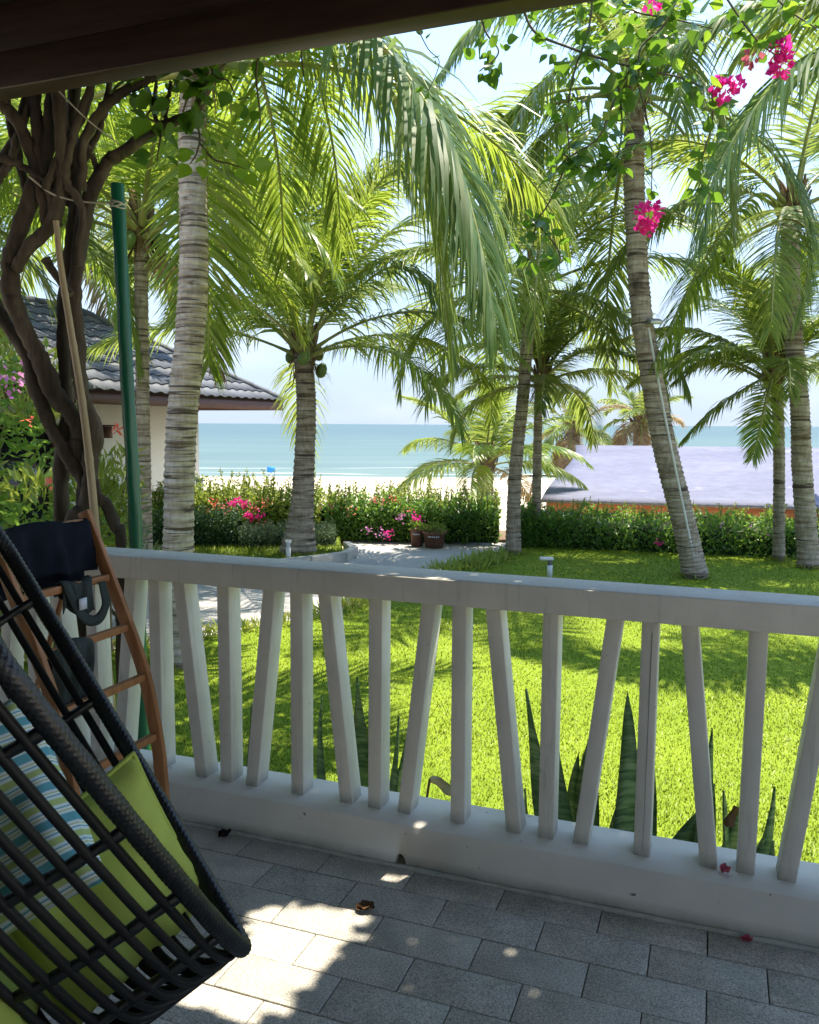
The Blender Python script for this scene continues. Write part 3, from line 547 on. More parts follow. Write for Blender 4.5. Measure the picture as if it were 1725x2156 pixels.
def crown_fibre(parent, top, r, h=0.45, n=26, seed=0):
    rg = np.random.default_rng(seed); parts = []
    for i in range(n):     # cut leaf bases and fibre wrapping the bud
        a = i * 2.399 + rg.uniform(-.2, .2); z = h * (i / n) - h * 0.35; rr = r * (1.15 - 0.5 * i / n)
        p0 = top + np.array([math.cos(a) * rr * 0.6, math.sin(a) * rr * 0.6, z - 0.08]); ln = rg.uniform(0.16, 0.30)
        p1 = top + np.array([math.cos(a) * (rr + 0.05), math.sin(a) * (rr + 0.05), z + ln * 0.5]); p2 = top + np.array([math.cos(a) * (rr + rg.uniform(0.05, 0.12)), math.sin(a) * (rr + 0.09), z + ln])
        parts += tube_parts(smooth_path([p0, p1, p2], 6), np.linspace(0.06, 0.02, 6), seg=6, flat=0.5)
    m = 60; a = rg.uniform(0, 6.28, m); p = top + np.stack([np.cos(a) * r * 1.15, np.sin(a) * r * 1.15, rg.uniform(-h * 0.5, h * 0.4, m)], -1)
    d = np.stack([np.cos(a) * 0.35, np.sin(a) * 0.35, -np.ones(m)], -1) + rg.normal(size=(m, 3)) * 0.25
    V, F = leaf_cards(p, d, np.stack([np.cos(a), np.sin(a), np.zeros(m)], -1), rg.uniform(0.15, 0.42, m), 0.03, 0.1, 0.1)
    return obj('leaf_bases', mesh('leaf_bases', parts + [(V, F)], True, [MAT['fibre']]), parent)
def palm(label, pts, r0, r1, flare=1.3, n=18, L=3.0, ll=0.7, seed=0, emin=-55, emax=80, trunk='trunk', mats=('frond', 'frond_yellow'), hang=0.55, custom=(), nuts=0, ring=0.06, az0=0.0, skip=(), dry=2, nl=64, bendk=1.0, w=0.042, avoid=None, ef=1.0):
    P = np.asarray(pts, float); base = P[0].copy(); Pl = P - base; t = thing('palm_tree', label, 'palm tree', base, 0, None)
    obj('trunk', trunk_mesh(Pl, r0, r1, flare, ring, trunk, seed), t); top = Pl[-1]
    crown_fibre(t, top, r1, 0.5, seed=seed); rg = np.random.default_rng(seed + 100); rs = random.Random(seed)
    for i in range(n):
        f = i / max(1, n - 1); az = az0 + i * 2.39996 + rg.uniform(-.25, .25)
        e = R(emax + (emin - emax) * f ** ef + rg.uniform(-8, 8)); bend = R(rg.uniform(55, 95)) * bendk * (0.55 + 0.6 * math.cos(e)) 
        if avoid is not None and avoid(az % (2 * math.pi), e): continue
        Lf = L * rg.uniform(0.85, 1.08) * (0.75 + 0.25 * min(1, f * 3 + 0.2))
        mt = 'frond_dry' if i >= n - dry else (mats[1] if rg.random() < 0.35 else mats[0])
        hg = hang * rg.uniform(0.6, 1.3) * (0.55 + 0.8 * f)
        me = frond_mesh(arc(az, e, bend, Lf, side=rg.uniform(-.25, .25)), ll * rg.uniform(0.9, 1.1), hg, nl, w, mt, rg.uniform(-0.1, 0.35))
        add_frond(me, t, tuple(top + np.array([math.cos(az) * r1 * 0.6, math.sin(az) * r1 * 0.6, 0.12 - 0.25 * f])))
    for c in custom:
        pl = np.asarray(c['p'], float) - base; kw = {k: v for k, v in c.items() if k != 'p'}
        add_frond(frond_mesh(pl - pl[0], **kw), t, tuple(pl[0]))
    for i in range(nuts):
        a = rg.uniform(0, 6.28); o = obj('coconut', COCO, t, tuple(top + np.array([math.cos(a) * (r1 + 0.14), math.sin(a) * (r1 + 0.14), rg.uniform(-0.32, -0.05)])), (rg.uniform(-.6, .6), rg.uniform(-.6, .6), a)); o.scale = (0.9, 0.9, 0.95)
    return t
def pts(y, L, y1=None):
    n = len(L); return [at(u, v, y + ((y1 or y) - y) * i / (n - 1)) for i, (u, v) in enumerate(L)]
VX = np.array([1.0, 0, 0])
# front palm with pale ringed trunk, crown hidden above the eave
p1 = pts(6.57, [(375, 1400), (376, 1150), (382, 900), (401, 700), (408, 500), (404, 300), (408, 205), (414, 110)])
palm('pale ringed palm trunk rising close behind the railing beside the green pole', p1, 0.125, 0.095, 1.25, n=10, L=3.3, ll=0.8, seed=1, emin=0, emax=80, trunk='trunk_pale', ring=0.045, mats=('frond_yellow', 'frond'), dry=0,
     custom=[dict(p=pts(6.6, [(414, 130), (425, 190), (432, 330), (436, 550), (440, 770)], 7.4), ll=0.8, hang=0.35, n=72, mat='frond_yellow', S=VX, vee=0.0, w=0.045),
             dict(p=pts(6.4, [(420, 120), (600, -40), (780, 70), (935, 280), (1000, 470), (1040, 660)], 5.4), ll=1.4, hang=1.5, spread=1.2, n=105, mat='frond_deep', w=0.06, r0=0.04),
             dict(p=pts(6.5, [(420, 115), (640, 0), (800, 150), (890, 360), (930, 560), (945, 740)], 6.6), ll=1.2, hang=1.5, spread=1.15, n=90, mat='frond', w=0.05),
             dict(p=pts(6.6, [(420, 110), (520, -30), (640, 90), (700, 300), (720, 520)], 8.0), ll=0.9, hang=1.3, n=72, mat='frond_yellow', w=0.042),
             dict(p=pts(6.6, [(410, 110), (470, 20), (540, 130), (585, 330), (600, 560)], 8.2), ll=0.85, hang=0.9, n=72, mat='frond_yellow', w=0.042, S=VX),
             dict(p=pts(6.6, [(400, 110), (300, 60), (190, 190), (120, 400)], 8.4), ll=0.85, hang=0.9, n=66, mat='frond_yellow')])
# palm on the kerbed island
p2 = pts(12.42, [(628, 1168), (640, 1000), (645, 850), (640, 770), (640, 735)])
palm('coconut palm with flared base on the kerbed island bed', p2, 0.165, 0.135, 1.75, n=20, L=3.6, ll=0.95, seed=2, emin=8, emax=86, ef=1.3, hang=0.75, nuts=4, mats=('frond', 'frond_yellow'), dry=0, bendk=0.9, w=0.05,
     custom=[dict(p=pts(12.3, [(640, 730), (600, 560), (605, 380), (640, 250), (700, 170)], 11.6), ll=1.0, hang=0.9, mat='frond_yellow', n=74, w=0.05),
             dict(p=pts(12.3, [(640, 730), (690, 560), (740, 430), (820, 340), (880, 420)], 11.4), ll=1.0, hang=1.2, mat='frond', n=74, w=0.05),
             dict(p=pts(12.3, [(640, 730), (720, 640), (830, 560), (920, 620), (960, 760)], 11.6), ll=1.0, hang=1.3, mat='frond_deep', n=74, w=0.05),
             dict(p=pts(12.3, [(640, 735), (560, 600), (500, 500), (450, 520)], 12.0), ll=0.95, hang=1.0, mat='frond_yellow', n=70, w=0.05)])
# two slim palms right of the driveway
p3 = pts(12.5, [(1080, 1168), (1085, 1000), (1100, 850), (1113, 700), (1127, 600)])
palm('taller of the two slim grey palms beside the driveway bend', p3, 0.105, 0.085, 1.2, n=22, L=3.1, ll=0.8, seed=3, emin=-15, emax=84, hang=0.7, mats=('frond', 'frond_yellow'), w=0.046, nuts=2, dry=0)
p4 = pts(13.4, [(1128, 1150), (1132, 950), (1135, 830), (1142, 795)])
palm('shorter slim palm just behind the hedge line at the driveway bend', p4, 0.075, 0.065, 1.25, n=18, L=2.0, ll=0.6, seed=4, emin=5, emax=82, hang=0.6, dry=0, w=0.04)
# squat palm on the sand beyond the hedge
p5 = pts(19, [(1022, 1085), (1022, 1010), (1020, 972)]); p5[0][2] = -0.85
palm('squat dry palm on the sand beyond the hedge', p5, 0.17, 0.20, 1.1, n=17, L=2.5, ll=0.75, seed=5, emin=-5, emax=75, hang=0.8, mats=('frond', 'frond_yellow'), dry=1, w=0.055, bendk=0.8)
# leaning palm on the lawn
p6 = pts(10.6, [(1465, 1216), (1440, 1100), (1402, 950), (1370, 780), (1350, 650), (1340, 500), (1335, 350), (1336, 190)])
palm('leaning palm on the lawn with a conduit pipe fixed to its trunk', p6, 0.155, 0.118, 1.15, n=13, L=3.7, ll=0.9, seed=6, emin=-30, emax=84, hang=0.8, mats=('frond', 'frond_deep'), dry=0, w=0.046, ring=0.06, nuts=3, az0=0.4,
     custom=[dict(p=pts(10.6, [(1325, 180), (1230, 120), (1130, 190), (1060, 300), (1020, 420)], 9.8), ll=0.85, hang=1.6, n=80, mat='frond_yellow', w=0.042),
             dict(p=pts(10.6, [(1325, 200), (1250, 200), (1150, 290), (1070, 450), (1030, 600)], 10.0), ll=0.85, hang=1.6, n=80, mat='frond', w=0.042),
             dict(p=pts(10.6, [(1340, 190), (1420, 130), (1500, 200), (1540, 350), (1545, 480)], 10.0), ll=0.85, hang=1.4, n=74, mat='frond', w=0.042),
             dict(p=pts(10.6, [(1330, 185), (1270, 60), (1160, -20), (1020, 40), (930, 150)], 9.6), ll=0.85, hang=1.3, n=76, mat='frond_deep', w=0.042)])
# right-hand palms
p7 = pts(11.4, [(1705, 1198), (1690, 1000), (1684, 850), (1670, 700), (1664, 560), (1668, 440)])
palm('thick palm trunk at the right edge of the lawn', p7, 0.135, 0.115, 1.15, n=11, L=3.2, ll=0.85, seed=7, emin=-35, emax=84, hang=0.8, mats=('frond', 'frond_deep'), dry=0, w=0.046,
     custom=[dict(p=pts(11.4, [(1655, 440), (1590, 410), (1500, 520), (1430, 650), (1385, 760)], 10.4), ll=0.85, hang=1.0, n=78, mat='frond_yellow', w=0.044),
             dict(p=pts(11.4, [(1655, 445), (1560, 400), (1450, 420), (1340, 500), (1260, 600)], 11.0), ll=0.8, hang=1.3, n=78, mat='frond', w=0.044)])
p8 = pts(12.0, [(1640, 1182), (1641, 1000), (1638, 850), (1630, 790)])
palm('slim palm beside the thick right edge trunk with a drooping yellow frond', p8, 0.085, 0.075, 1.1, n=18, L=2.3, ll=0.62, seed=8, emin=25, emax=84, hang=0.6, mats=('frond', 'frond_yellow'), dry=0, w=0.042,
     custom=[dict(p=pts(12.0, [(1628, 780), (1600, 800), (1520, 850), (1440, 925)], 11.8), ll=0.5, hang=0.9, n=56, mat='frond', w=0.038, S=np.array([0.2, -1, 0.3])),
             dict(p=pts(12.0, [(1630, 785), (1622, 810), (1605, 880), (1585, 965)], 11.4), ll=0.5, hang=0.35, n=56, mat='frond_yellow', w=0.038, S=VX),
             dict(p=pts(12.0, [(1628, 775), (1560, 740), (1480, 760), (1425, 800)], 11.8), ll=0.5, hang=1.0, n=56, mat='frond', w=0.038)])
# beach palms behind the pavilion
p9 = pts(30, [(1210, 985), (1209, 940), (1206, 905)]); p9[0][2] = -1.2
palm('small windblown palm on the beach left of the lavender roof ridge', p9, 0.15, 0.26, 1.0, n=16, L=1.9, ll=0.7, seed=9, emin=-40, emax=86, hang=0.7, mats=('frond', 'frond_dry'), dry=3, w=0.075, nl=44)
p10 = pts(31, [(1350, 960), (1349, 930), (1348, 885)]); p10[0][2] = -1.2
palm('small beach palm rising behind the lavender roof by the leaning trunk', p10, 0.22, 0.32, 1.0, n=16, L=1.8, ll=0.7, seed=10, emin=-20, emax=86, hang=0.7, mats=('frond', 'frond_dry'), dry=2, w=0.075, nl=44)
# thin palm behind the green pole
p11 = pts(9.6, [(306, 1210), (303, 1000), (300, 800), (297, 560), (297, 480)]); p11[0][2] = GZ
palm('thin grey palm trunk just behind the green pole', p11, 0.085, 0.072, 1.1, n=20, L=2.7, ll=0.75, seed=11, emin=5, emax=82, hang=0.75, mats=('frond_yellow', 'frond'), dry=1, w=0.046, nuts=2)
# neighbours whose crowns reach into the picture
p14 = [np.array([6.2, 7.9, GZ]), np.array([6.1, 7.9, 2.0]), np.array([5.9, 7.8, 4.7])]
palm('palm standing beyond the right edge with dark fronds reaching in', p14, 0.14, 0.11, 1.15, n=7, L=3.6, ll=0.9, seed=14, emin=20, emax=82, hang=0.9, mats=('frond_deep', 'frond'), dry=0, w=0.046,
     custom=[dict(p=pts(7.8, [(2180, 250), (1920, 60), (1680, 140), (1530, 320), (1470, 500)], 7.2), ll=1.0, hang=1.4, n=84, mat='frond_deep', w=0.05),
             dict(p=pts(7.8, [(2180, 240), (1920, 10), (1640, 0), (1440, 90), (1340, 190)], 8.2), ll=0.95, hang=1.3, n=84, mat='frond_deep', w=0.05)])
p15 = [np.array([-5.4, 9.2, GZ]), np.array([-5.5, 9.2, 2.0]), np.array([-5.4, 9.3, 4.2])]
palm('palm beyond the left edge with sunlit fronds behind the vine', p15, 0.13, 0.10, 1.15, n=20, L=3.2, ll=0.85, seed=15, emin=-40, emax=82, hang=0.8, mats=('frond_yellow', 'frond'), dry=1, w=0.046)
p16 = [np.array([-6.2, 15.5, -0.8]), np.array([-6.2, 15.5, 2.5]), np.array([-6.1, 15.5, 5.4])]
palm('tall palm behind the neighbouring house roof', p16, 0.14, 0.11, 1.15, n=20, L=3.4, ll=0.9, seed=16, emin=-35, emax=82, hang=0.8, mats=('frond_yellow', 'frond'), dry=1, w=0.055)
p17 = [np.array([9.5, 15.5, -0.9]), np.array([9.4, 15.5, 2.0]), np.array([9.2, 15.5, 4.4])]
palm('palm far behind the right edge trunk beyond the hedge', p17, 0.13, 0.10, 1.15, n=18, L=3.2, ll=0.85, seed=17, emin=-35, emax=82, hang=0.8, mats=('frond', 'frond_deep'), dry=1, w=0.055)
# conduit and floodlight on the leaning palm
cd = pts(10.46, [(1366, 690), (1384, 790), (1415, 950), (1446, 1100), (1470, 1212)])
tag(obj('conduit_pipe', mesh('conduit_pipe', tube_parts(smooth_path(cd, 30), 0.016, seg=8), True, [MAT['pvc']])), 'grey conduit pipe running up the trunk of the leaning palm', 'pipe')
fl = thing('floodlight', 'small grey floodlight on a bracket high on the leaning palm', 'floodlight', at(1372, 682, 10.45))
obj('bracket', mesh('bracket', tube_parts([(-0.09, 0, 0), (-0.03, -0.02, 0), (0.0, -0.03, 0.02)], 0.012, seg=6) , True, [MAT['metalgrey']]), fl)
obj('lamp_head', mesh('lamp_head', [box(-0.07, 0.09, -0.10, 0.0, 0.015, 0.07)], False, [MAT['metalgrey']]), fl, rot=(R(18), 0, R(10)), bevel=0.008)
obj('lamp_glass', mesh('lamp_glass', [box(-0.06, 0.08, -0.108, -0.101, 0.022, 0.063)], False, [MAT['lens']]), fl, rot=(R(18), 0, R(10)))
o = tag(obj('coconut_shell', HUSK, None, tuple(at(1398, 98, 10.3)), (1.2, 0.5, 0.3)), 'pale dry husk hanging in the crown of the leaning palm', 'coconut'); o.scale = (1.35, 1.35, 1.2)

# ------------------------------------------------------------------ neighbouring house
HO = np.array([-2.72, 18.1, 0.0])            # far eave corner; house frame shares the balcony's direction
def Hh(k, m, z): return HO - k * DD - m * NN + np.array([0, 0, z])      # k: in from the eave, m: back from the corner
house = thing('neighbour_house', 'cream walled house with grey tiled hip roof behind the palms', 'house', HO * np.array([1, 1, 0]))
def hl(p): return tuple(np.asarray(p) - np.array([HO[0], HO[1], 0]))
EZ, RZ_, KR, ML = 1.93, 3.62, 2.95, 13.0
w0 = [Hh(1.3, 1.3, -1.2), Hh(1.3, ML - 1.3, -1.2), Hh(4.6, ML - 1.3, -1.2), Hh(4.6, 1.3, -1.2)]
obj('wall', mesh('wall', [hexa([hl(p) for p in w0], [hl(p + np.array([0, 0, EZ + 1.25])) for p in w0])], False, [MAT['plaster']]), house)
c = [hl(Hh(-0.0, 0.0, EZ)), hl(Hh(-0.0, ML, EZ)), hl(Hh(2 * KR, ML, EZ)), hl(Hh(2 * KR, 0, EZ)), hl(Hh(KR, KR, RZ_)), hl(Hh(KR, ML - KR, RZ_))]
cl = [tuple(np.array(p) - np.array([0, 0, 0.03])) for p in c]
obj('roof_deck', mesh('roof_deck', [(cl, np.array([(0, 1, 5, 4), (2, 3, 4, 5), (0, 3, 2, 1)])), (cl, np.array([(3, 0, 4), (1, 2, 5)]))], False, [MAT['fascia']]), house)
def fb(p, q, n):
    p, q = np.array(p), np.array(q); t = norm(q - p); s = np.array([-t[1], t[0], 0]) * 0.02; d = np.array([0, 0, 0.17])
    return obj(n, mesh(n, [hexa([p - s - d, q - s - d, q + s - d, p + s - d], [p - s, q - s, q + s, p + s])], False, [MAT['fascia']]), house)
f1, f2, f3 = hl(Hh(0.03, 0.03, EZ - 0.03)), hl(Hh(0.03, ML - .03, EZ - 0.03)), hl(Hh(2 * KR - .03, 0.03, EZ - 0.03))
fb(f2, f1, 'fascia'); fb(f1, f3, 'fascia')
obj('soffit', mesh('soffit', [hexa([hl(Hh(0.06, 0.06, EZ - .16)), hl(Hh(0.06, ML - .1, EZ - .16)), hl(Hh(1.29, ML - .1, EZ - .16)), hl(Hh(1.29, 0.06, EZ - .16))], [hl(Hh(0.06, 0.06, EZ - .14)), hl(Hh(0.06, ML - .1, EZ - .14)), hl(Hh(1.29, ML - .1, EZ - .14)), hl(Hh(1.29, 0.06, EZ - .14))])], False, [MAT['darkwood']]), house)
# roof tiles: S-shaped pantiles, one object each on the slope in view
slope = math.atan2(RZ_ - EZ, KR); TL = 0.42; TW = 0.30; nrow = int(KR / math.cos(slope) / 0.35) + 1
xx = np.linspace(-TW / 2, TW / 2, 9); pr = 0.015 * np.sin(xx / TW * 2 * math.pi)
tv = []; 
for (yy, lift) in ((0.0, 0.038), (TL, 0.008)):
    for dz in (0.0, -0.014):
        tv += [(x, yy, lift + z + dz) for x, z in zip(xx, pr)]
q = np.arange(8)
tf = np.vstack([np.stack([q, q + 1, q + 19, q + 18], -1), np.stack([q + 9, q, q + 1, q + 10], -1)[:, [1, 0, 3, 2]], np.stack([q + 27, q + 28, q + 10, q + 9], -1)])
TM = mesh('roof_tile', [(tv, tf)], True, [MAT['rooftile']])
# local axes on the slope: x along the eave (-NN direction), y up the slope
ux = -NN; uy = -DD * math.cos(slope) + np.array([0, 0, 1]) * math.sin(slope); uz = np.cross(ux, uy)
if uz[2] < 0: ux = NN; uz = np.cross(ux, uy)
Rm = Matrix((tuple(ux), tuple(uy), tuple(uz))).transposed().to_4x4()
cells = []
for r in range(nrow):
    kk = r * 0.35 * math.cos(slope)
    for c_ in range(int(ML / TW)):
        m = (c_ + 0.5) * TW
        if m < kk * 1.0 + 0.05 or kk > KR - 0.05: continue
        p = Hh(kk, m, EZ + kk * math.tan(slope)); u = 862 + p[0] / p[1] * 1750
        cells.append((u, p))
inview = sorted([c for c in cells if -60 < c[0] < 660], key=lambda c: c[1][1])
for u, p in inview[:300]:
    o = bpy.data.objects.new('roof_tile', TM); COL.objects.link(o); o.parent = house
    o.matrix_parent_inverse = Matrix(); o.matrix_basis = Matrix.Translation(hl(p)) @ Rm
rest = [c for c in cells if not (-60 < c[0] < 660)] + inview[300:]
vv = np.array(tv); Rn = np.array(Rm.to_3x3())
if rest: tag(obj('roof_tiles_rest', mesh('roof_tiles_rest', [((vv @ Rn.T) + np.array(hl(p)), tf) for u, p in rest], True, [MAT['rooftile']]), house), kind='stuff')
# ridge caps along the near hip and the ridge
def caps(p, q, n):
    p, q = np.array(p), np.array(q)
    for i in range(n):
        a = p + (q - p) * (i / n); b = p + (q - p) * ((i + 1.12) / n)
        V, F = tube([a, b], [0.085, 0.07], seg=8, cap=False); obj('ridge_cap', mesh('ridge_cap', [(V, F)], True, [MAT['rooftile']]), house)
caps(np.array(c[0]) + [0, 0, .02], np.array(c[4]) + [0, 0, .02], 12); caps(np.array(c[4]) + [0, 0, .02], np.array(c[5]) + [0, 0, .02], 22)
# dark door, column of the porch and lantern
def hbox(k0, k1, m0, m1, z0, z1):
    b = [Hh(k0, m0, z0), Hh(k0, m1, z0), Hh(k1, m1, z0), Hh(k1, m0, z0)]; d = np.array([0, 0, z1 - z0])
    return hexa([hl(p) for p in b], [hl(p + d) for p in b])
door = obj('door', mesh('door', [hbox(1.27, 1.298, 5.4, 6.5, -0.6, 1.5)], False, [MAT['darkglass']]), house)
obj('door_frame', mesh('door_frame', [hbox(1.25, 1.299, 5.32, 5.398, -0.6, 1.58), hbox(1.25, 1.299, 6.502, 6.58, -0.6, 1.58), hbox(1.25, 1.299, 5.4, 6.5, 1.502, 1.58)], False, [MAT['fascia']]), door)
lp = Hh(1.22, 4.2, 1.25)
ln = obj('wall_lantern', mesh('wall_lantern', [hbox(1.12, 1.24, 4.14, 4.26, 1.18, 1.38), hbox(1.08, 1.28, 4.10, 4.30, 1.382, 1.41)], False, [MAT['fascia']]), house)
col_p = at(421, 1060, 15.5)
cp = thing('garden_pillar', 'short pale blue grey pillar with a cap beside the clipped hedge', 'pillar', (col_p[0], col_p[1], -0.62))
obj('shaft', mesh('shaft', [box(-0.055, 0.055, -0.055, 0.055, 0, 1.0)], False, [MAT['bluewhite']]), cp, bevel=0.006)
obj('cap', mesh('cap', [box(-0.08, 0.08, -0.08, 0.08, 1.0, 1.07)], False, [MAT['bluewhite']]), cp, bevel=0.01)

# ------------------------------------------------------------------ beach pavilion
PO = np.array([at(1140, 1042, 18)[0], 18.0, 0]); pa = R(-15); pd = np.array([math.cos(pa), math.sin(pa), 0]); pn = np.array([-math.sin(pa), math.cos(pa), 0])
zf, zb = -0.06, 0.78; KD = 10.6; LW = 16.0
pav = thing('beach_pavilion', 'low beach pavilion with broad lavender sheet roof and orange wood fascia', 'pavilion', (PO[0], PO[1], -1.2))
def pl(a, b, z): return tuple(PO + a * pd + b * pn + np.array([0, 0, z]) - np.array([PO[0], PO[1], -1.2]))
nu, nv = 40, 26; U, Vv = np.meshgrid(np.linspace(0, 1, nu), np.linspace(0, 1, nv))
rt = []
for vv_, uu_ in zip(Vv.ravel(), U.ravel()):
    sag = -0.05 * math.sin(vv_ * math.pi) * 1.0 + 0.012 * math.sin(uu_ * 60) * math.sin(vv_ * math.pi) - 0.10 * (1 - vv_) ** 6
    rt.append(pl(uu_ * LW + 0.9 * vv_ * math.sin(vv_ * math.pi) * 0.35 * (1 - uu_), vv_ * KD, zf + (zb - zf) * vv_ ** 0.92 + sag))
ii = (np.arange(nv - 1)[:, None] * nu + np.arange(nu - 1)[None, :]).ravel(); top = np.array(rt); bot = top - np.array([0, 0, 0.05])
F1 = np.stack([ii, ii + 1, ii + nu + 1, ii + nu], -1); F2 = F1[:, ::-1] + nu * nv
e1 = np.arange(nu - 1); E1 = np.stack([e1 + nu * nv, e1 + 1 + nu * nv, e1 + 1, e1], -1); e2 = np.arange(nv - 1) * nu; E2 = np.stack([e2, e2 + nu, e2 + nu + nu * nv, e2 + nu * nv], -1)
obj('roof_sheet', mesh('roof_sheet', [(np.vstack([top, bot]), np.vstack([F1, F2, E1, E2]))], True, [MAT['tarp']]), pav)
def pbox(a0, a1, b0, b1, z0, z1):
    return hexa([pl(a0, b0, z0), pl(a1, b0, z0), pl(a1, b1, z0), pl(a0, b1, z0)], [pl(a0, b0, z1), pl(a1, b0, z1), pl(a1, b1, z1), pl(a0, b1, z1)])
for i in range(8): obj('fascia_board', mesh('fascia_board', [pbox(0.1 + i * 1.95, 0.1 + i * 1.95 + 1.94, 0.10, 0.14, -0.42 + RNG.uniform(-.005, .005), -0.19)], False, [MAT['pavwood']]), pav, bevel=0.005)
obj('edge_trim', mesh('edge_trim', [pbox(-0.03, LW, -0.02, 0.02, -0.225, -0.165)], False, [MAT['metalgrey']]), pav)
for a_ in np.arange(0.3, LW, 2.6):
    obj('post', mesh('post', [pbox(a_ - .06, a_ + .06, 0.2, 0.32, -1.8, -0.19)], False, [MAT['pavwood']]), pav)
    obj('rafter', mesh('rafter', [hexa([pl(a_ - .04, 0.15, -0.33), pl(a_ + .04, 0.15, -0.33), pl(a_ + .04, KD, 0.50), pl(a_ - .04, KD, 0.50)], [pl(a_ - .04, 0.15, -0.24), pl(a_ + .04, 0.15, -0.24), pl(a_ + .04, KD, 0.60), pl(a_ - .04, KD, 0.60)])], False, [MAT['pavwood']]), pav)
obj('rear_wall', mesh('rear_wall', [pbox(0.3, LW, KD - 0.2, KD - 0.12, -1.9, 0.4)], False, [MAT['pavwood']]), pav)

# ------------------------------------------------------------------ hedges and shrubs
def hedge(name, label, path, depth, h, n, leaf, mats, shoots=0, sh=(0.15, 0.45), cat='hedge', zb=GZ - 0.05, wob=0.10, core=True, tipmat='hedge_tip', wl=0.5, flowers=()):
    P = smooth_path([(x, y, 0) for x, y in path], 90); t = thing(name, label, cat, (P[0][0], P[0][1], zb)); o = np.array([P[0][0], P[0][1], zb])
    T = norm(np.gradient(P, axis=0)); S = np.stack([-T[:, 1], T[:, 0], np.zeros(90)], -1); ph = RNG.uniform(0, 6.28, 8)
    def env(i):     # uneven height along the hedge
        x = i * 0.35; return 1 + wob * (np.sin(x + ph[0]) * 0.5 + np.sin(x * 2.3 + ph[1]) * 0.35 + np.sin(x * 5.1 + ph[2]) * 0.25)
    i = RNG.uniform(0, 89, n); a = RNG.uniform(0, math.pi, n); rad = 1 - np.abs(RNG.normal(size=n)) * 0.13
    lump = 1 + 0.10 * np.sin(i * 1.3 + a * 3 + ph[3]) + 0.08 * np.sin(i * 3.1 - a * 5 + ph[4])
    cs = np.sign(np.cos(a)) * np.abs(np.cos(a)) ** 0.55 * depth / 2 * rad * lump; sn_ = np.abs(np.sin(a)) ** 0.6 * h * env(i) * rad * lump
    low = RNG.random(n) < 0.45; sn_ = np.where(low, RNG.random(n) * h * 0.85, sn_); cs = np.where(low, np.sign(cs) * depth / 2 * rad * lump, cs)
    ip = lambda A: np.stack([np.interp(i, np.arange(90), A[:, q]) for q in range(3)], -1)
    p = ip(P) + ip(S) * cs[:, None]; p[:, 2] = zb + sn_
    out = ip(S) * np.cos(a)[:, None]; out[:, 2] = np.sin(a); D = norm(out * 0.7 + rdir(n, 0.3)); L = RNG.uniform(0.7, 1.3, n) * leaf
    V, F = leaf_cards(p - o, D, norm(out + rdir(n) * 0.8), L, L * wl, 0.2, 0.15)
    cutt = RNG.random(len(p)) < 0.0
    obj('foliage', mesh('foliage', [(V, F)], False, [MAT[mats]]), t)
    if shoots:
        parts = []; tw = []
        for _ in range(shoots):
            ii_ = RNG.uniform(0, 89); b = np.array([np.interp(ii_, np.arange(90), P[:, q]) for q in range(3)]) + np.array([np.interp(ii_, np.arange(90), S[:, q]) for q in range(3)]) * RNG.uniform(-.45, .45) * depth
            hh = RNG.uniform(*sh); z0 = zb + h * float(env(ii_)) * 0.85; lean = RNG.normal(size=2) * 0.18 * hh
            m = int(8 + hh * 45); f = RNG.random(m); q = np.stack([b[0] + lean[0] * f, b[1] + lean[1] * f, z0 + hh * f], -1) - o
            dd = rdir(m, 0.35); LL = leaf * RNG.uniform(0.7, 1.3, m) * (1 - 0.35 * f); parts.append(leaf_cards(q, dd, rdir(m, 0.5), LL, LL * wl, 0.2, 0.15))
            tw += tube_parts([np.array([b[0], b[1], z0 - 0.1]) - o, np.array([b[0] + lean[0], b[1] + lean[1], z0 + hh]) - o], [0.006, 0.003], seg=4)
        tag(obj('new_growth', mesh('new_growth', parts, False, [MAT[tipmat]]), t), kind='stuff'); tag(obj('shoots', mesh('shoots', tw, False, [MAT['twig']]), t), kind='stuff')
    if core:  # solid dark shell added inside to block light between the leaves
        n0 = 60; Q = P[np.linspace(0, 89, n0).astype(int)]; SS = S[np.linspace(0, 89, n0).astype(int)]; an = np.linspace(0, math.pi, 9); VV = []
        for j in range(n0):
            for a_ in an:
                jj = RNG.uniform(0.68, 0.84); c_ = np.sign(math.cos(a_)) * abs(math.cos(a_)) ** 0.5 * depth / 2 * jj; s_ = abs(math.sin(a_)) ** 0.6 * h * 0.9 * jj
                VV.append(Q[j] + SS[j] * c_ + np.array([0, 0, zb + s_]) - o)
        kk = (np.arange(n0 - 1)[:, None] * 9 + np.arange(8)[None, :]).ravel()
        obj('dark_core', mesh('dark_core', [(np.array(VV), np.stack([kk, kk + 1, kk + 10, kk + 9], -1))], True, [MAT['core']]), t)
    for (pp, rr, m, mt, ls) in flowers:
        pp = np.asarray(pp); c_ = pp + RNG.normal(size=(m, 3)) * np.array([rr, rr * 0.6, rr * 0.8]) * 0.5 - o; LL = RNG.uniform(0.7, 1.2, m) * ls
        tag(obj('flower_cluster', mesh('flower_cluster', [leaf_cards(c_, rdir(m), rdir(m), LL, LL * 0.8, 0.15, 0.1)], False, [MAT[mt]]), t), kind='stuff')
    return t
def fl_at(L, y, r=0.09, n=26, mat='bract', ls=0.05): return [(at(u, v, y), r, n, mat, ls) for u, v in L]
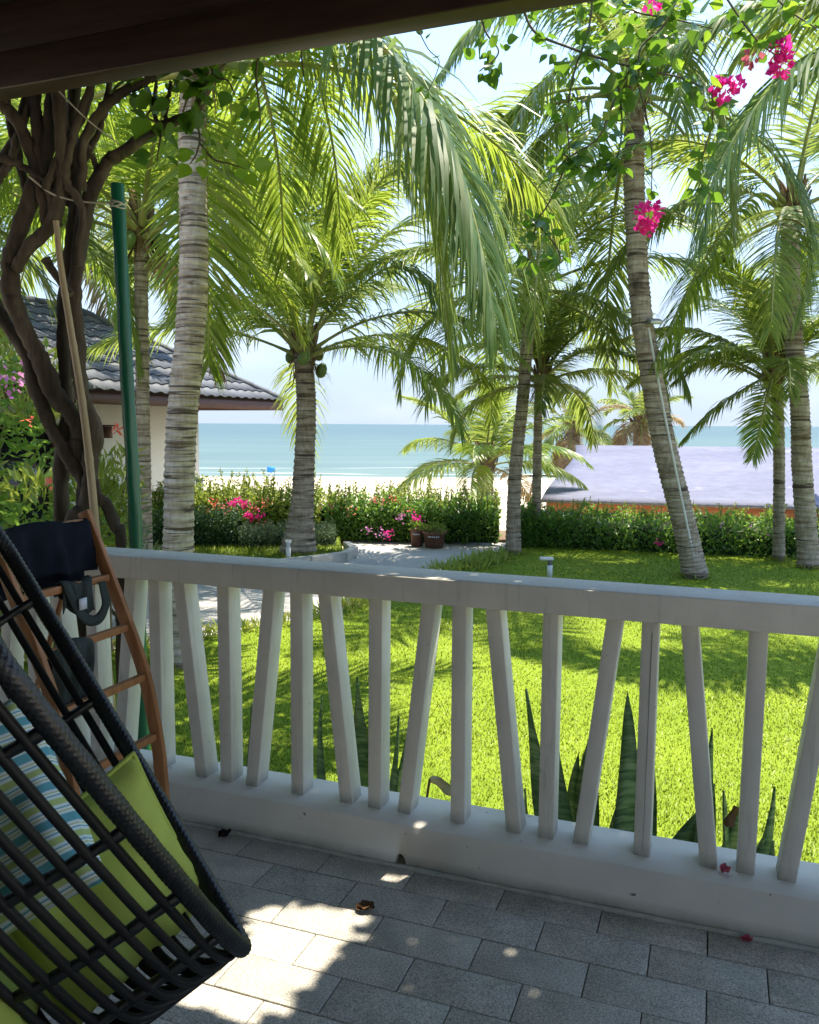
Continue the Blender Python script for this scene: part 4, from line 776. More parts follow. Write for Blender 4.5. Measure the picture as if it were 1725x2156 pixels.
# flowering bougainvillea hedge, left of and behind the island palm
hedge('bougainvillea_hedge', 'wild yellow green bougainvillea hedge with magenta flowers left of the island palm', [(-4.6, 15.0), (-3.2, 14.9), (-1.5, 14.7)], 0.9, 0.80, 9000, 0.075, 'hedge_tip', 120, (0.12, 0.5), flowers=
      fl_at([(503, 1055), (490, 1062), (512, 1062)], 14.3, 0.10, 40) + fl_at([(522, 1085), (530, 1090)], 14.2, 0.07, 26) + fl_at([(455, 1060), (535, 1072), (470, 1068), (545, 1100), (560, 1060), (440, 1075)], 14.25, 0.10, 18, 'coral', 0.05) + fl_at([(480, 1078), (550, 1085)], 14.2, 0.08, 20))
hedge('flowering_hedge', 'tall green hedge with sparse pink blossoms behind the brown pots', [(-1.45, 14.65), (0.0, 14.5), (1.55, 14.3)], 0.85, 0.72, 9500, 0.07, 'hedge', 120, (0.1, 0.42), flowers=
      fl_at([(790, 1052), (805, 1056), (830, 1050), (690, 1065), (735, 1075), (855, 1075)], 14.0, 0.10, 13, 'coral', 0.04) + fl_at([(775, 1115), (800, 1120), (845, 1090), (812, 1125)], 13.9, 0.10, 18, 'mauve', 0.045) + fl_at([(818, 1128), (820, 1118)], 13.85, 0.07, 18, 'bract', 0.04))
hedge('boundary_hedge', 'long dark green hedge along the back of the lawn below the lavender roof', [(1.75, 13.65), (2.6, 13.45), (5.0, 12.75), (7.5, 12.15), (9.5, 11.6)], 0.85, 0.62, 17000, 0.07, 'hedge', 170, (0.06, 0.30), flowers=
      fl_at([(1385, 1140), (1390, 1146)], 12.6, 0.05, 10, 'bract', 0.04) + fl_at([(1520, 1105), (1620, 1128), (1585, 1110)], 12.3, 0.04, 8, 'mauve', 0.035))
hedge('clipped_hedge', 'dark clipped hedge in front of the house wall', [(-4.6, 13.3), (-3.5, 13.35), (-2.75, 13.4)], 0.75, 0.62, 7000, 0.05, 'hedge_dark', 0, wob=0.05)
hedge('low_planting', 'low grey green planting around the base of the island palm', [(-2.75, 13.25), (-2.0, 13.4), (-1.2, 13.45)], 0.7, 0.36, 5000, 0.055, 'lavender', 40, (0.05, 0.16), cat='planting', tipmat='lavender', wl=0.22)
# shrubs on the near left
def shrub(name, label, c, r, n, leaf, mats, flowers=(), wl=0.4, cat='shrub', stems=7, core=0.55, tips=0.3, tipmat='hedge_tip'):
    c = np.asarray(c, float); r = np.asarray(r, float); t = thing(name, label, cat, (c[0], c[1], GZ)); o = np.array([c[0], c[1], GZ])
    nc = 26; cc = rdir(nc) * RNG.uniform(0.35, 0.92, (nc, 1)); k = RNG.integers(0, nc, n); d = rdir(n, 0.35)
    p = c + (cc[k] + d * RNG.uniform(0.16, 0.30, (n, 1))) * r; p[:, 2] = np.maximum(p[:, 2], GZ + 0.05)
    D = norm(d + rdir(n) * 0.7 + [0, 0, 0.25]); L = RNG.uniform(0.7, 1.25, n) * leaf; top = (d[:, 2] > 0.45) & (RNG.random(n) < tips * 2.2)
    for nm, s_, mt in (('foliage', ~top, mats), ('young_leaves', top, tipmat)):
        if s_.sum(): obj(nm, mesh(nm, [leaf_cards(p[s_] - o, D[s_], norm(d[s_] + rdir(int(s_.sum())) * 0.6), L[s_], L[s_] * wl, 0.2, 0.2)], False, [MAT[mt]]), t)
    for i in range(stems):
        e = c + cc[i] * r - o; q = smooth_path([np.array([RNG.uniform(-.12, .12), RNG.uniform(-.12, .12), -0.05]), e * np.array([0.4, 0.4, 0.5]), e], 8)
        obj('stem', mesh('stem', tube_parts(q, np.linspace(0.022, 0.008, 8), seg=5), True, [MAT['twig']]), t)
    for (pp, rr, m, mt, ls) in flowers:
        c_ = np.asarray(pp) + RNG.normal(size=(m, 3)) * rr * 0.4 - o; LL = RNG.uniform(0.7, 1.2, m) * ls
        tag(obj('flower_cluster', mesh('flower_cluster', [leaf_cards(c_, rdir(m, 0.3), rdir(m), LL, LL * 0.7, 0.15, 0.1)], False, [MAT[mt]]), t), kind='stuff')
    return t
shrub('flowering_shrub', 'large leafy shrub with pink flowers at the left edge behind the twisted vine', (-3.25, 6.4, 0.95), (0.95, 0.8, 1.25), 4200, 0.115, 'hedge', fl_at([(30, 800), (45, 795), (15, 812)], 5.8, 0.1, 12, 'mauve', 0.05) + fl_at([(62, 890), (110, 1020)], 5.7, 0.06, 6, 'coral', 0.045), wl=0.36, tips=0.45)
shrub('slender_shrub', 'slender light green shrub with coral flowers against the cream wall', (-2.62, 6.9, 0.75), (0.32, 0.3, 0.75), 620, 0.13, 'hedge_tip', fl_at([(250, 905), (245, 900)], 6.7, 0.05, 8, 'coral', 0.045), wl=0.2, stems=4, tips=0.4)
shrub('oleander_bush', 'grey green narrow leaved bush left of the green pole', (-3.0, 8.2, 0.35), (0.5, 0.4, 0.75), 1100, 0.13, 'lavender', (), wl=0.16, stems=5, tips=0.1, tipmat='lavender')
shrub('tall_shrub', 'dark upper shrub at the left edge in front of the tiled roof', (-4.0, 7.6, 1.75), (0.55, 0.5, 0.55), 900, 0.09, 'hedge', (), wl=0.4, stems=5, tips=0.3)

# ------------------------------------------------------------------ pots, garden lights, beach bits
def pot(label, u, v, y, r, h, text, stripe):
    p = at(u, v, y); t = thing('plant_pot', label, 'plant pot', (p[0], p[1], GZ - 0.08), 0, 'brown pots by the driveway')
    bd = obj('body', mesh('body', [lathe([(0.0, 0.01), (r * 0.78, 0.0), (r * 0.95, h * 0.85), (r * 1.08, h * 0.86), (r * 1.1, h), (r * 0.98, h), (r * 0.92, h * 0.88), (0, h * 0.87)], 22)], True, [MAT['pot']]), t)
    th = np.linspace(-0.55, 0.55, 7) - math.pi / 2 - 0.1; V = []
    rows = [(0.60, 0.66), (0.68, 0.76)]
    for a_, b_ in rows:
        for i, q in enumerate(th[:-1]):
            w = 0.7 * (th[1] - th[0]); rr = r * (0.78 + 0.17 * a_ / 0.85) + 0.006
            V.append(([(rr * math.cos(q), rr * math.sin(q), h * a_), (rr * math.cos(q + w), rr * math.sin(q + w), h * a_), (rr * math.cos(q + w) * 1.01, rr * math.sin(q + w) * 1.01, h * b_), (rr * math.cos(q) * 1.01, rr * math.sin(q) * 1.01, h * b_)], [(0, 1, 2, 3)]))
    obj('faded_lettering', mesh('faded_lettering', V[6:], False, [MAT['print']]), bd)
    n = 160; d = rdir(n, 0.6); d[:, 2] = np.abs(d[:, 2]); pp = d * np.array([r * 1.1, r * 1.1, 0.16]) * RNG.uniform(0.4, 1, (n, 1)) + np.array([0, 0, h * 0.95])
    tag(obj('plant', mesh('plant', [leaf_cards(pp, norm(d + rdir(n) * .6), rdir(n), 0.06, 0.03)], False, [MAT['hedge_tip' if stripe else 'hedge']]), t), kind='stuff')
    if not stripe:
        m = 40; obj('flower_cluster', mesh('flower_cluster', [leaf_cards(RNG.normal(size=(m, 3)) * 0.045 + np.array([0, 0, h + 0.14]), rdir(m), rdir(m), 0.05, 0.04)], False, [MAT['bract']]), t)
pot('brown pot with magenta flowers at the driveway end', 878, 1138, 13.75, 0.115, 0.30, 'SAU', 0)
pot('larger brown pot with light green plant at the driveway end', 915, 1139, 13.65, 0.19, 0.27, 'SAU', 1)
def bollard(label, p, h, side):
    t = thing('garden_light', label, 'garden light', p)
    obj('post', mesh('post', [lathe([(0, 0), (0.035, 0), (0.035, h * 0.62), (0.03, h * 0.62)], 14)], True, [MAT['metalwhite']]), t)
    if side:
        obj('lamp_head', mesh('lamp_head', [box(-0.13, 0.04, -0.04, 0.04, h * 0.86, h)], False, [MAT['metalwhite']]), t, bevel=0.008)
        obj('neck', mesh('neck', [lathe([(0.028, h * 0.62), (0.028, h * 0.86)], 12)], True, [MAT['metalgrey']]), t)
    else:
        obj('lamp_glass', mesh('lamp_glass', [lathe([(0.030, h * 0.62), (0.030, h * 0.85)], 14)], True, [MAT['lens']]), t)
        obj('cap', mesh('cap', [lathe([(0.042, h * 0.85), (0.044, h * 0.98), (0.0, h)], 14)], True, [MAT['metalwhite']]), t)
bollard('short white garden light in front of the island palm', (-1.73, 11.75, GZ), 0.30, False)
bollard('white garden light with side head standing on the lawn', (1.80, 10.5, GZ), 0.27, True)
bs = thing('beach_sign', 'small blue sign standing on the sand by the water', 'sign', (at(571, 1005, 60)[0], 60, -2.2))
obj('board', mesh('board', [box(-0.28, 0.28, -0.02, 0.02, 0.1, 0.55)], False, [MAT['blue']]), bs); obj('post', mesh('post', [box(-0.04, 0.04, 0.02, 0.08, -0.3, 0.5)], False, [MAT['metalwhite']]), bs)
bf = thing('driftwood_frame', 'thin driftwood pole frame on the beach beside the lavender roof', 'beach frame', (at(1135, 1010, 22)[0], 22, -0.9))
obj('crossbar', mesh('crossbar', tube_parts([(-0.45, 0, 1.0), (0.1, 0, 1.02), (0.75, 0, 0.98)], 0.03, seg=6), True, [MAT['twig']]), bf)
for q in (-0.25, 0.45): obj('post', mesh('post', tube_parts([(q - 0.06, 0, -0.3), (q, 0, 0.4), (q + 0.12, 0, 1.0)], 0.03, seg=6), True, [MAT['twig']]), bf)

# ------------------------------------------------------------------ bougainvillea vine on the balcony: trunk, limbs, added shade canopy on the eave, hanging sprays
vine = thing('bougainvillea_vine', 'old bougainvillea vine with twisted grey brown stems climbing to the eave', 'vine', (-1.75, 3.85, GZ)); VO = np.array([-1.75, 3.85, GZ])
def stem(L, r0, r1, y0=3.75, y1=None, seg=10, name='stem', wig=0.006):
    P = np.array([at(u, v, y0 + ((y1 if y1 is not None else y0) - y0) * i / max(1, len(L) - 1)) for i, (u, v) in enumerate(L)])
    n = max(12, len(L) * 6); Q = smooth_path(P, n) + 0
    Q[1:-1] += RNG.normal(size=(n - 2, 3)) * wig * 0.4
    ph = RNG.uniform(0, 6.28, 4); rm = lambda i, th: 1 + 0.10 * np.sin(th * 2 + i * 0.25 + ph[0]) + 0.07 * np.sin(th * 3 - i * 0.4 + ph[1]) + 0.05 * np.sin(i * 0.9 + ph[2])
    return obj(name, mesh(name, tube_parts(Q - VO, np.linspace(r0, r1, n) * 1.3, seg=seg, rmod=rm), True, [MAT['bark']]), vine)
G = 1480
stem([(178, G), (180, 1090), (182, 1000), (170, 945), (165, 904), (143, 865), (115, 827), (93, 780), (74, 733), (47, 684), (30, 641), (24, 597), (20, 545), (40, 489), (62, 422), (91, 345), (105, 260), (112, 150)], 0.034, 0.026, 3.80, 3.72)
stem([(195, G), (196, 1100), (176, 1014), (157, 981), (137, 950), (118, 917), (102, 887), (85, 843), (69, 802), (58, 758), (38, 720), (14, 680), (-15, 630), (-40, 540), (-30, 420), (0, 350), (38, 285), (60, 170)], 0.026, 0.018, 3.74, 3.86)
stem([(150, G), (150, 1130), (176, 1069), (192, 1000), (192, 959), (199, 904), (180, 849), (166, 794), (165, 739), (158, 690), (158, 627), (164, 553), (173, 480), (188, 422), (211, 360)], 0.028, 0.024, 3.72, 3.78)
stem([(205, 372), (232, 338), (264, 316), (337, 269), (407, 236), (440, 180), (470, 120)], 0.022, 0.013, 3.78, 3.70)
stem([(128, G), (128, 1090), (130, 1000), (136, 920), (141, 850), (137, 760), (135, 684), (141, 600), (150, 500), (158, 430), (156, 363), (150, 280), (160, 160)], 0.026, 0.022, 3.84, 3.80)
stem([(29, 568), (59, 524), (111, 466), (126, 392), (129, 299), (120, 150)], 0.020, 0.022, 3.72, 3.66)
stem([(262, G), (255, 1151), (244, 1110), (228, 1069), (203, 1038), (192, 970), (186, 900)], 0.022, 0.016, 3.76, 3.74)
stem([(-30, 190), (0, 217), (35, 252), (70, 334), (85, 390), (100, 470)], 0.018, 0.022, 3.7, 3.72)
stem([(-30, 325), (18, 337), (64, 360), (100, 380)], 0.011, 0.012, 3.68, 3.7); stem([(-25, 400), (18, 345), (40, 285), (80, 170)], 0.016, 0.012, 3.74, 3.72)
stem([(170, 400), (176, 310), (211, 234), (264, 190), (311, 170), (340, 120)], 0.018, 0.012, 3.72, 3.6)
stem([(165, 560), (172, 440), (140, 380), (150, 300), (190, 180)], 0.014, 0.012, 3.68, 3.66); stem([(120, 480), (105, 400), (80, 300), (72, 160)], 0.020, 0.018, 3.70, 3.72)
stem([(135, 430), (180, 330), (215, 260), (235, 150)], 0.013, 0.010, 3.8, 3.8); stem([(95, 400), (130, 320), (175, 240), (200, 150)], 0.014, 0.011, 3.66, 3.7)
stem([(211, 365), (195, 330), (180, 300)], 0.010, 0.007, 3.78, 3.74); stem([(60, 430), (40, 330), (20, 250), (10, 150)], 0.014, 0.012, 3.76, 3.8)
stem([(150, 620), (118, 580), (95, 545)], 0.012, 0.016, 3.7, 3.72); stem([(337, 269), (322, 230), (330, 180)], 0.008, 0.006, 3.75, 3.72); stem([(345, 268), (352, 220), (360, 170)], 0.008, 0.006, 3.74, 3.7)
# unseen canopy added over the eave: shades the balcony, cut open for the sun
PATCH = [(-0.02, 2.50), (0.02, 2.56), (-0.03, 2.56), (-0.20, 2.46), (-0.34, 2.42), (-0.44, 2.34), (-0.47, 2.16), (-0.56, 1.98), (-0.66, 1.80), (-0.52, 1.62), (-0.45, 1.76), (-0.37, 1.88), (-0.28, 1.99), (-0.21, 2.10), (-0.16, 2.22), (-0.10, 2.36)]
def lightok(p, grow=0.0):
    q = p - SUN[None, :] * (p[:, 2:3] / SUN[2]); k = np.zeros(len(p), bool)
    for dx, dy in ((0, 0), (.055, 0), (-.055, 0), (0, .055), (0, -.055), (.04, .04), (-.04, -.04)): k |= inpoly(q[:, 0] + dx, q[:, 1] + dy, PATCH)
    nq = (q[:, 0] - A0[0]) * NN[0] + (q[:, 1] - A0[1]) * NN[1]; k &= (nq < -0.27) | (nq > -0.13)
    return ~k
n = 34000; s_ = RNG.uniform(-1.6, 4.4, n); n_ = RNG.uniform(0.05, 1.65, n); zc = 3.30 + 0.36 * np.clip(n_ - 0.3, 0, 3) + 0.09 * np.sin(s_ * 2.3) * np.sin(n_ * 3) + RNG.normal(size=n) * 0.07
p = A0 + s_[:, None] * DD + n_[:, None] * NN; p[:, 2] = zc
q = p - SUN[None, :] * (p[:, 2:3] / SUN[2])
edge = RNG.random(n) < np.clip((1.65 - n_) / 0.2, 0, 1)
kq = (lightok(p) | (RNG.random(n) < 0.004)) & edge; p = p[kq]; m = len(p); L = RNG.uniform(0.06, 0.11, m)
tag(obj('added_shade_foliage', mesh('added_shade_foliage', [leaf_cards(p - VO, rdir(m), rdir(m, 2.0), L, L * 0.75, 0.12, 0.1)], False, [MAT['bleaf']]), vine), kind='stuff')
cs = []
for _ in range(46):
    s0, n0 = RNG.uniform(-1.4, 4.2), RNG.uniform(0.0, 0.8); a_ = RNG.uniform(-.6, .6)
    P_ = []
    for j in range(5):
        nn = n0 + j * 0.24; ss = s0 + a_ * j * 0.4; P_.append(A0 + ss * DD + nn * NN + np.array([0, 0, 3.26 + 0.36 * max(nn - .3, 0) + RNG.normal() * 0.03]))
    P_ = np.array(P_)
    if lightok(smooth_path(P_, 40)).all(): cs.append((smooth_path(P_ - VO, 16), np.linspace(0.009, 0.004, 16)))
obj('added_shade_branches', mesh('added_shade_branches', [t_ for c_, r_ in cs for t_ in tube_parts(c_, r_, seg=5)], True, [MAT['bark']]), vine)
# one leaf mesh shared by the hanging leaves
def bleaf_mesh(mat):
    pr = [(0, 0.0), (0.12, 0.26), (0.30, 0.40), (0.52, 0.36), (0.75, 0.20), (1.0, 0.0)]; V = []; F = []
    for x, w in pr: V += [(x, -w, 0.10 * w + 0.05 * math.sin(x * 3)), (x, 0, -0.08 * x * x), (x, w, 0.10 * w + 0.04 * math.sin(x * 4))]
    for i in range(len(pr) - 1): F += [(3 * i, 3 * i + 3, 3 * i + 4, 3 * i + 1), (3 * i + 1, 3 * i + 4, 3 * i + 5, 3 * i + 2)]
    V += [(-0.22, -0.012, 0.02), (-0.22, 0.012, 0.02), (0.02, 0.012, 0), (0.02, -0.012, 0)]; k = len(pr) * 3; F.append((k, k + 1, k + 2, k + 3))
    return mesh('leaf', [(V, F)], True, [MAT[mat]])
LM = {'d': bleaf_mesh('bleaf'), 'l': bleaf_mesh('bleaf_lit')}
def spray(path, y0, y1, nleaf, size=0.075, lit=0.3, r=0.004, spread=0.07, up=-0.25):
    P = np.array([at(u, v, y0 + (y1 - y0) * i / max(1, len(path) - 1)) for i, (u, v) in enumerate(path)]); Q = smooth_path(P, 40)
    sp_ = obj('spray', mesh('spray', tube_parts(Q - VO, np.linspace(r, r * 0.5, 40) * 1.4, seg=5), True, [MAT['twig']]), vine)
    for i in range(nleaf):
        t_ = (i + RNG.random()) / nleaf; b = Q[int(t_ * 39)]
        d = rdir(1, up)[0]; pos = b + d * RNG.uniform(0.01, spread); yv = Vector(d); rot = yv.to_track_quat('X', 'Z').to_euler(); rot.rotate_axis('X', RNG.uniform(-1.2, 1.2))
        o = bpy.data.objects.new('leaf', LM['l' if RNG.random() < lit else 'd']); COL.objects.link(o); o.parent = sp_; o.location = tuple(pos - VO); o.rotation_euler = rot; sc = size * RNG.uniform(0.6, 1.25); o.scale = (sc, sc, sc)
def flower(u, v, y, r, n, mat='bract', ls=0.034):
    p = at(u, v, y) - VO; d = rdir(n); q = p + d * RNG.uniform(0.3, 1, (n, 1)) * r; L_ = RNG.uniform(0.8, 1.3, n) * ls
    obj('flower_cluster', mesh('flower_cluster', [leaf_cards(q, norm(d + rdir(n) * 0.6), rdir(n), L_, L_ * 1.1, 0.2, 0.15)], False, [MAT[mat]]), vine)
# left sprays by the limb
spray([(470, 120), (440, 170), (400, 200), (385, 235)], 3.6, 3.6, 26, 0.085, 0.25, 0.006, 0.10); spray([(430, 110), (455, 160), (480, 170), (495, 200)], 3.6, 3.5, 12, 0.07, 0.4)
spray([(330, 170), (320, 225), (310, 245), (335, 260)], 3.65, 3.6, 10, 0.10, 0.3, 0.005); spray([(400, 238), (420, 280), (415, 320), (400, 345)], 3.65, 3.6, 13, 0.075, 0.9, 0.004); spray([(420, 300), (450, 335), (485, 345), (518, 355)], 3.62, 3.6, 17, 0.07, 0.85, 0.004)
spray([(340, 275), (335, 310), (330, 340)], 3.7, 3.66, 6, 0.07, 0.5); spray([(420, 130), (360, 150), (290, 160), (250, 175)], 3.6, 3.6, 20, 0.085, 0.2, 0.006); spray([(560, 60), (540, 150), (548, 240), (545, 290)], 3.6, 3.7, 10, 0.06, 0.5)
spray([(640, 60), (635, 110), (640, 160)], 3.6, 3.6, 5, 0.07, 0.6)
# right hanging sprays
spray([(860, 20), (900, 100), (925, 130), (905, 185), (890, 195)], 4.65, 4.65, 9, 0.054, 0.00, 0.0025, 0.03); 
spray([(1000, -40), (1020, 60), (1050, 110), (1010, 150)], 4.65, 4.55, 36, 0.072, 0.12, 0.005); spray([(1090, -40), (1120, 60), (1200, 100), (1290, 130), (1370, 150), (1440, 165), (1500, 195)], 4.75, 4.55, 70, 0.084, 0.14, 0.006, 0.10)
spray([(1250, -40), (1240, 60), (1210, 150), (1195, 240), (1200, 330)], 4.75, 4.65, 43, 0.084, 0.08, 0.005, 0.08); spray([(1340, 120), (1290, 220), (1260, 290), (1200, 330), (1170, 360)], 4.65, 4.55, 40, 0.084, 0.02, 0.005, 0.08)
spray([(1300, 170), (1310, 260), (1300, 330), (1275, 360), (1300, 400)], 4.65, 4.55, 29, 0.078, 0.02, 0.004, 0.07); spray([(1200, 330), (1160, 420), (1130, 470), (1120, 530), (1100, 570)], 4.60, 4.55, 33, 0.072, 0.04, 0.004, 0.07)
spray([(1130, 470), (1165, 510), (1180, 545), (1160, 580)], 4.60, 4.55, 20, 0.066, 0.06, 0.004, 0.06); spray([(1180, 320), (1230, 350), (1280, 345), (1320, 330)], 4.60, 4.55, 22, 0.072, 0.02, 0.004, 0.06)
spray([(1440, -40), (1400, 50), (1350, 100), (1345, 160)], 4.65, 4.55, 43, 0.096, 0.18, 0.006, 0.10); spray([(1500, -50), (1560, 40), (1600, 90), (1640, 120)], 4.65, 4.55, 29, 0.078, 0.16, 0.005, 0.07)
spray([(1500, 195), (1500, 260), (1480, 330), (1475, 380), (1495, 410)], 4.60, 4.55, 33, 0.078, 0.14, 0.004, 0.07); spray([(1340, 160), (1370, 290), (1372, 400), (1366, 455)], 4.60, 4.55, 13, 0.060, 0.16, 0.003, 0.04)
spray([(1280, -40), (1330, 20), (1420, 40), (1500, 60)], 4.75, 4.65, 40, 0.096, 0.20, 0.005, 0.09); spray([(1600, -40), (1660, 20), (1720, 60)], 4.65, 4.55, 22, 0.084, 0.20, 0.005, 0.08)
for a in ((1640, 108, 4.5, 0.055, 60), (1648, 140, 4.5, 0.05, 44), (1525, 185, 4.5, 0.055, 50), (1550, 180, 4.5, 0.03, 14), (1368, 452, 4.5, 0.065, 60), (1362, 475, 4.5, 0.045, 30), (1372, 12, 4.5, 0.03, 12)): flower(*a)
flower(1584, 124, 4.5, 0.035, 14, 'petal_dry'); flower(1285, 232, 4.5, 0.015, 5, 'hedge_tip', 0.05)

# ------------------------------------------------------------------ green pole, bamboo cane, twine
gp = [np.array([-1.225, 3.72, GZ - 0.05]), np.array([-1.235, 3.72, 0.9]), np.array([-1.255, 3.72, 1.7]), np.array([-1.27, 3.72, 2.475])]
pole = thing('green_pole', 'dark green plastic covered pole tied to the vine', 'pole', gp[0]); Qp = smooth_path(gp, 60) - gp[0]
prm = lambda i, th: 1 + 0.03 * np.sin(i * 1.1 + th * 2) + 0.03 * np.sin(i * 0.37 - th * 3) + 0.02 * np.sin(i * 2.7 + th)
obj('shaft', mesh('shaft', tube_parts(Qp, 0.029, seg=18, rmod=prm), True, [MAT['greenpole']]), pole)
obj('tie', mesh('tie', [t_ for dz in (0.0, 0.007, 0.014, 0.019) for t_ in tube_parts([np.array([-1.27 + 0.031 * math.cos(a_), 3.72 + 0.031 * math.sin(a_), 2.375 + dz + 0.006 * math.sin(a_ * 2 + dz * 300)]) - gp[0] for a_ in np.linspace(0, 6.28, 20)], 0.0035, seg=5)], True, [MAT['twine']]), pole)
bp = [at(118, 465, 3.66), at(128, 560, 3.66), at(150, 700, 3.66), at(175, 860, 3.66), at(196, 1050, 3.66), at(232, 1460, 3.66)]
Qb = smooth_path(bp, 90); Qb[0][2] += 0; rb = 0.012 + 0.007 * np.linspace(0, 1, 90); rb = rb * (1 + 0.12 * (np.arange(90) % 13 == 0))
cane = Qb[::-1].copy(); ext = cane[0] + (cane[0] - cane[6]) * 3; cane = np.vstack([ext, cane])
tag(obj('bamboo_cane', mesh('bamboo_cane', tube_parts(cane - cane[0], np.concatenate([[rb[-1]], rb[::-1]]), seg=10), True, [MAT['bamboo']]), None, tuple(cane[0])), 'pale bamboo cane leaning through the twisted vine stems', 'cane')
tw1 = smooth_path([at(62, 372, 3.66), at(110, 408, 3.66), at(170, 424, 3.68), at(236, 428, 3.70)], 24)
tag(obj('twine', mesh('twine', tube_parts(tw1, 0.004, seg=5), True, [MAT['twine']])), 'pale twine tying the vine to the top of the green pole', 'twine')
tw2 = smooth_path([at(108, 175, 3.6), at(180, 248, 3.62), at(250, 303, 3.66)], 20)
tag(obj('twine', mesh('twine', tube_parts(tw2, 0.003, seg=5), True, [MAT['twine']])), 'thin slanting twine below the eave beside the vine', 'twine')

# ------------------------------------------------------------------ snake plants behind the railing
def blade(base, tip, w, tw=0.5, bend=0.03, face=None):
    base, tip = np.asarray(base, float), np.asarray(tip, float); ax = tip - base; L_ = np.linalg.norm(ax); n = 14; t = np.linspace(0, 1, n)
    side0 = norm(np.cross(ax, np.array([0, 1.0, 0]))) if face is None else face; nrm = norm(np.cross(side0, ax))
    wp = w * (0.55 + 0.45 * np.sin(np.clip(t * 1.9, 0, math.pi / 2))) * np.clip((1 - t) / 0.36, 0, 1) ** 0.7
    V = []
    for i in range(n):
        a = tw * t[i] * math.sin(3 * t[i] + tw * 4); s = side0 * math.cos(a) + nrm * math.sin(a); q = np.cross(norm(ax), s)
        c_ = base + ax * t[i] + nrm * bend * math.sin(t[i] * math.pi) + side0 * 0.022 * math.sin(t[i] * 4.2 + tw * 2) * t[i]
        hw = wp[i] / 2
        V += [c_ - s * hw + q * hw * 0.35, c_ + q * 0.004, c_ + s * hw + q * hw * 0.35, c_ - q * 0.006]
    F = []
    for i in range(n - 1):
        a, b = 4 * i, 4 * i + 4
        for j in range(4): F.append((a + j, a + (j + 1) % 4, b + (j + 1) % 4, b + j))
    return mesh('leaf', [(V, F)], True, [MAT['snake']])
def snake(label, c, leaves, deads=()):
    b0 = at(c, 1700, 3.0) if False else None
    ctr = np.array([leaves[0][0], leaves[0][1], GZ]); t = thing('snake_plant', label, 'snake plant', ctr, 0, 'snake plants along the railing')
    for (x, y, u, v, yt, w) in leaves:
        obj('leaf', blade(np.array([x, y, GZ]) - ctr, at(u, v, yt) - ctr, w * 1.12, RNG.uniform(-1.6, 1.6), RNG.uniform(-.10, .10)), t)
    for (p_, d_, L_, w_) in deads:
        q_ = np.asarray(p_) - ctr; me = blade(q_, q_ + norm(np.array(d_)) * L_, w_, 0.9, 0.02); me.materials[0] = MAT['deadleaf']; obj('dead_leaf', me, t)
def gx(u, y): return (u - 862.5) / 1750 * y * 1.02
snake('small snake plant leaf behind the left end balusters', 520, [(gx(524, 3.35), 3.35, 520, 1480, 3.35, 0.06), (gx(530, 3.38), 3.38, 545, 1580, 3.36, 0.04)])
snake('snake plant with dark upright leaves behind the middle left balusters', 720, [(gx(700, 3.15), 3.15, 686, 1464, 3.12, 0.045), (gx(745, 3.12), 3.12, 754, 1425, 3.10, 0.075), (gx(790, 3.1), 3.1, 846, 1509, 3.08, 0.045), (gx(680, 3.14), 3.18, 668, 1580, 3.2, 0.04), (gx(775, 3.1), 3.14, 850, 1545, 3.12, 0.04), (gx(725, 3.1), 3.1, 716, 1560, 3.1, 0.05)])
snake('largest snake plant with tall broad leaves behind the centre right balusters', 1240, [(gx(1195, 2.85), 2.85, 1113, 1450, 2.82, 0.075), (gx(1200, 2.85), 2.85, 1182, 1505, 2.83, 0.075), (gx(1270, 2.82), 2.82, 1318, 1453, 2.80, 0.085), (gx(1240, 2.85), 2.85, 1226, 1585, 2.86, 0.06), (gx(1270, 2.80), 2.80, 1262, 1520, 2.80, 0.085), (gx(1290, 2.8), 2.8, 1330, 1650, 2.8, 0.06), (gx(1235, 2.8), 2.8, 1252, 1640, 2.78, 0.08), (gx(1115, 2.9), 2.9, 1108, 1660, 2.9, 0.03)])
snake('single wavy snake plant leaf beside the cracked upright baluster', 1380, [(gx(1374, 2.75), 2.75, 1388, 1457, 2.74, 0.085)])
snake('snake plant cluster with a brown spotted leaf behind the right balusters', 1510, [(gx(1495, 2.70), 2.70, 1489, 1533, 2.70, 0.05), (gx(1505, 2.70), 2.70, 1511, 1582, 2.70, 0.045), (gx(1530, 2.66), 2.66, 1536, 1665, 2.66, 0.07), (gx(1500, 2.66), 2.66, 1506, 1650, 2.64, 0.06), (gx(1545, 2.64), 2.64, 1560, 1670, 2.66, 0.06)],
      [(at(1537, 1740, 2.60), (0.05, -0.1, 1.0), 0.075, 0.055)])
snake('short snake plant leaves at the right end of the railing', 1600, [(gx(1590, 2.58), 2.58, 1618, 1655, 2.58, 0.05), (gx(1605, 2.56), 2.56, 1612, 1755, 2.54, 0.07), (gx(1690, 2.5), 2.5, 1680, 1790, 2.48, 0.05), (gx(1640, 2.55), 2.55, 1632, 1770, 2.52, 0.05)])
snake('broad rounded snake plant leaf behind a slanted baluster', 1440, [(gx(1420, 2.66), 2.66, 1475, 1690, 2.64, 0.13)])
dl = at(905, 1640, 2.95)
st_ = tube_parts([(0, 0, 0), (-0.02, 0, -0.15), (-0.01, 0.05, -0.75)], 0.005, seg=5)
tg = thing('withered_plant', 'curled pale withered leaf behind the railing kerb', 'dead plant', (dl[0], dl[1], dl[2])); me = blade(np.zeros(3), np.array([0.11, -0.01, -0.05]), 0.05, 1.0, 0.035); me.materials[0] = MAT['husk']; obj('leaf', me, tg); obj('stalk', mesh('stalk', st_, True, [MAT['deadleaf']]), tg)

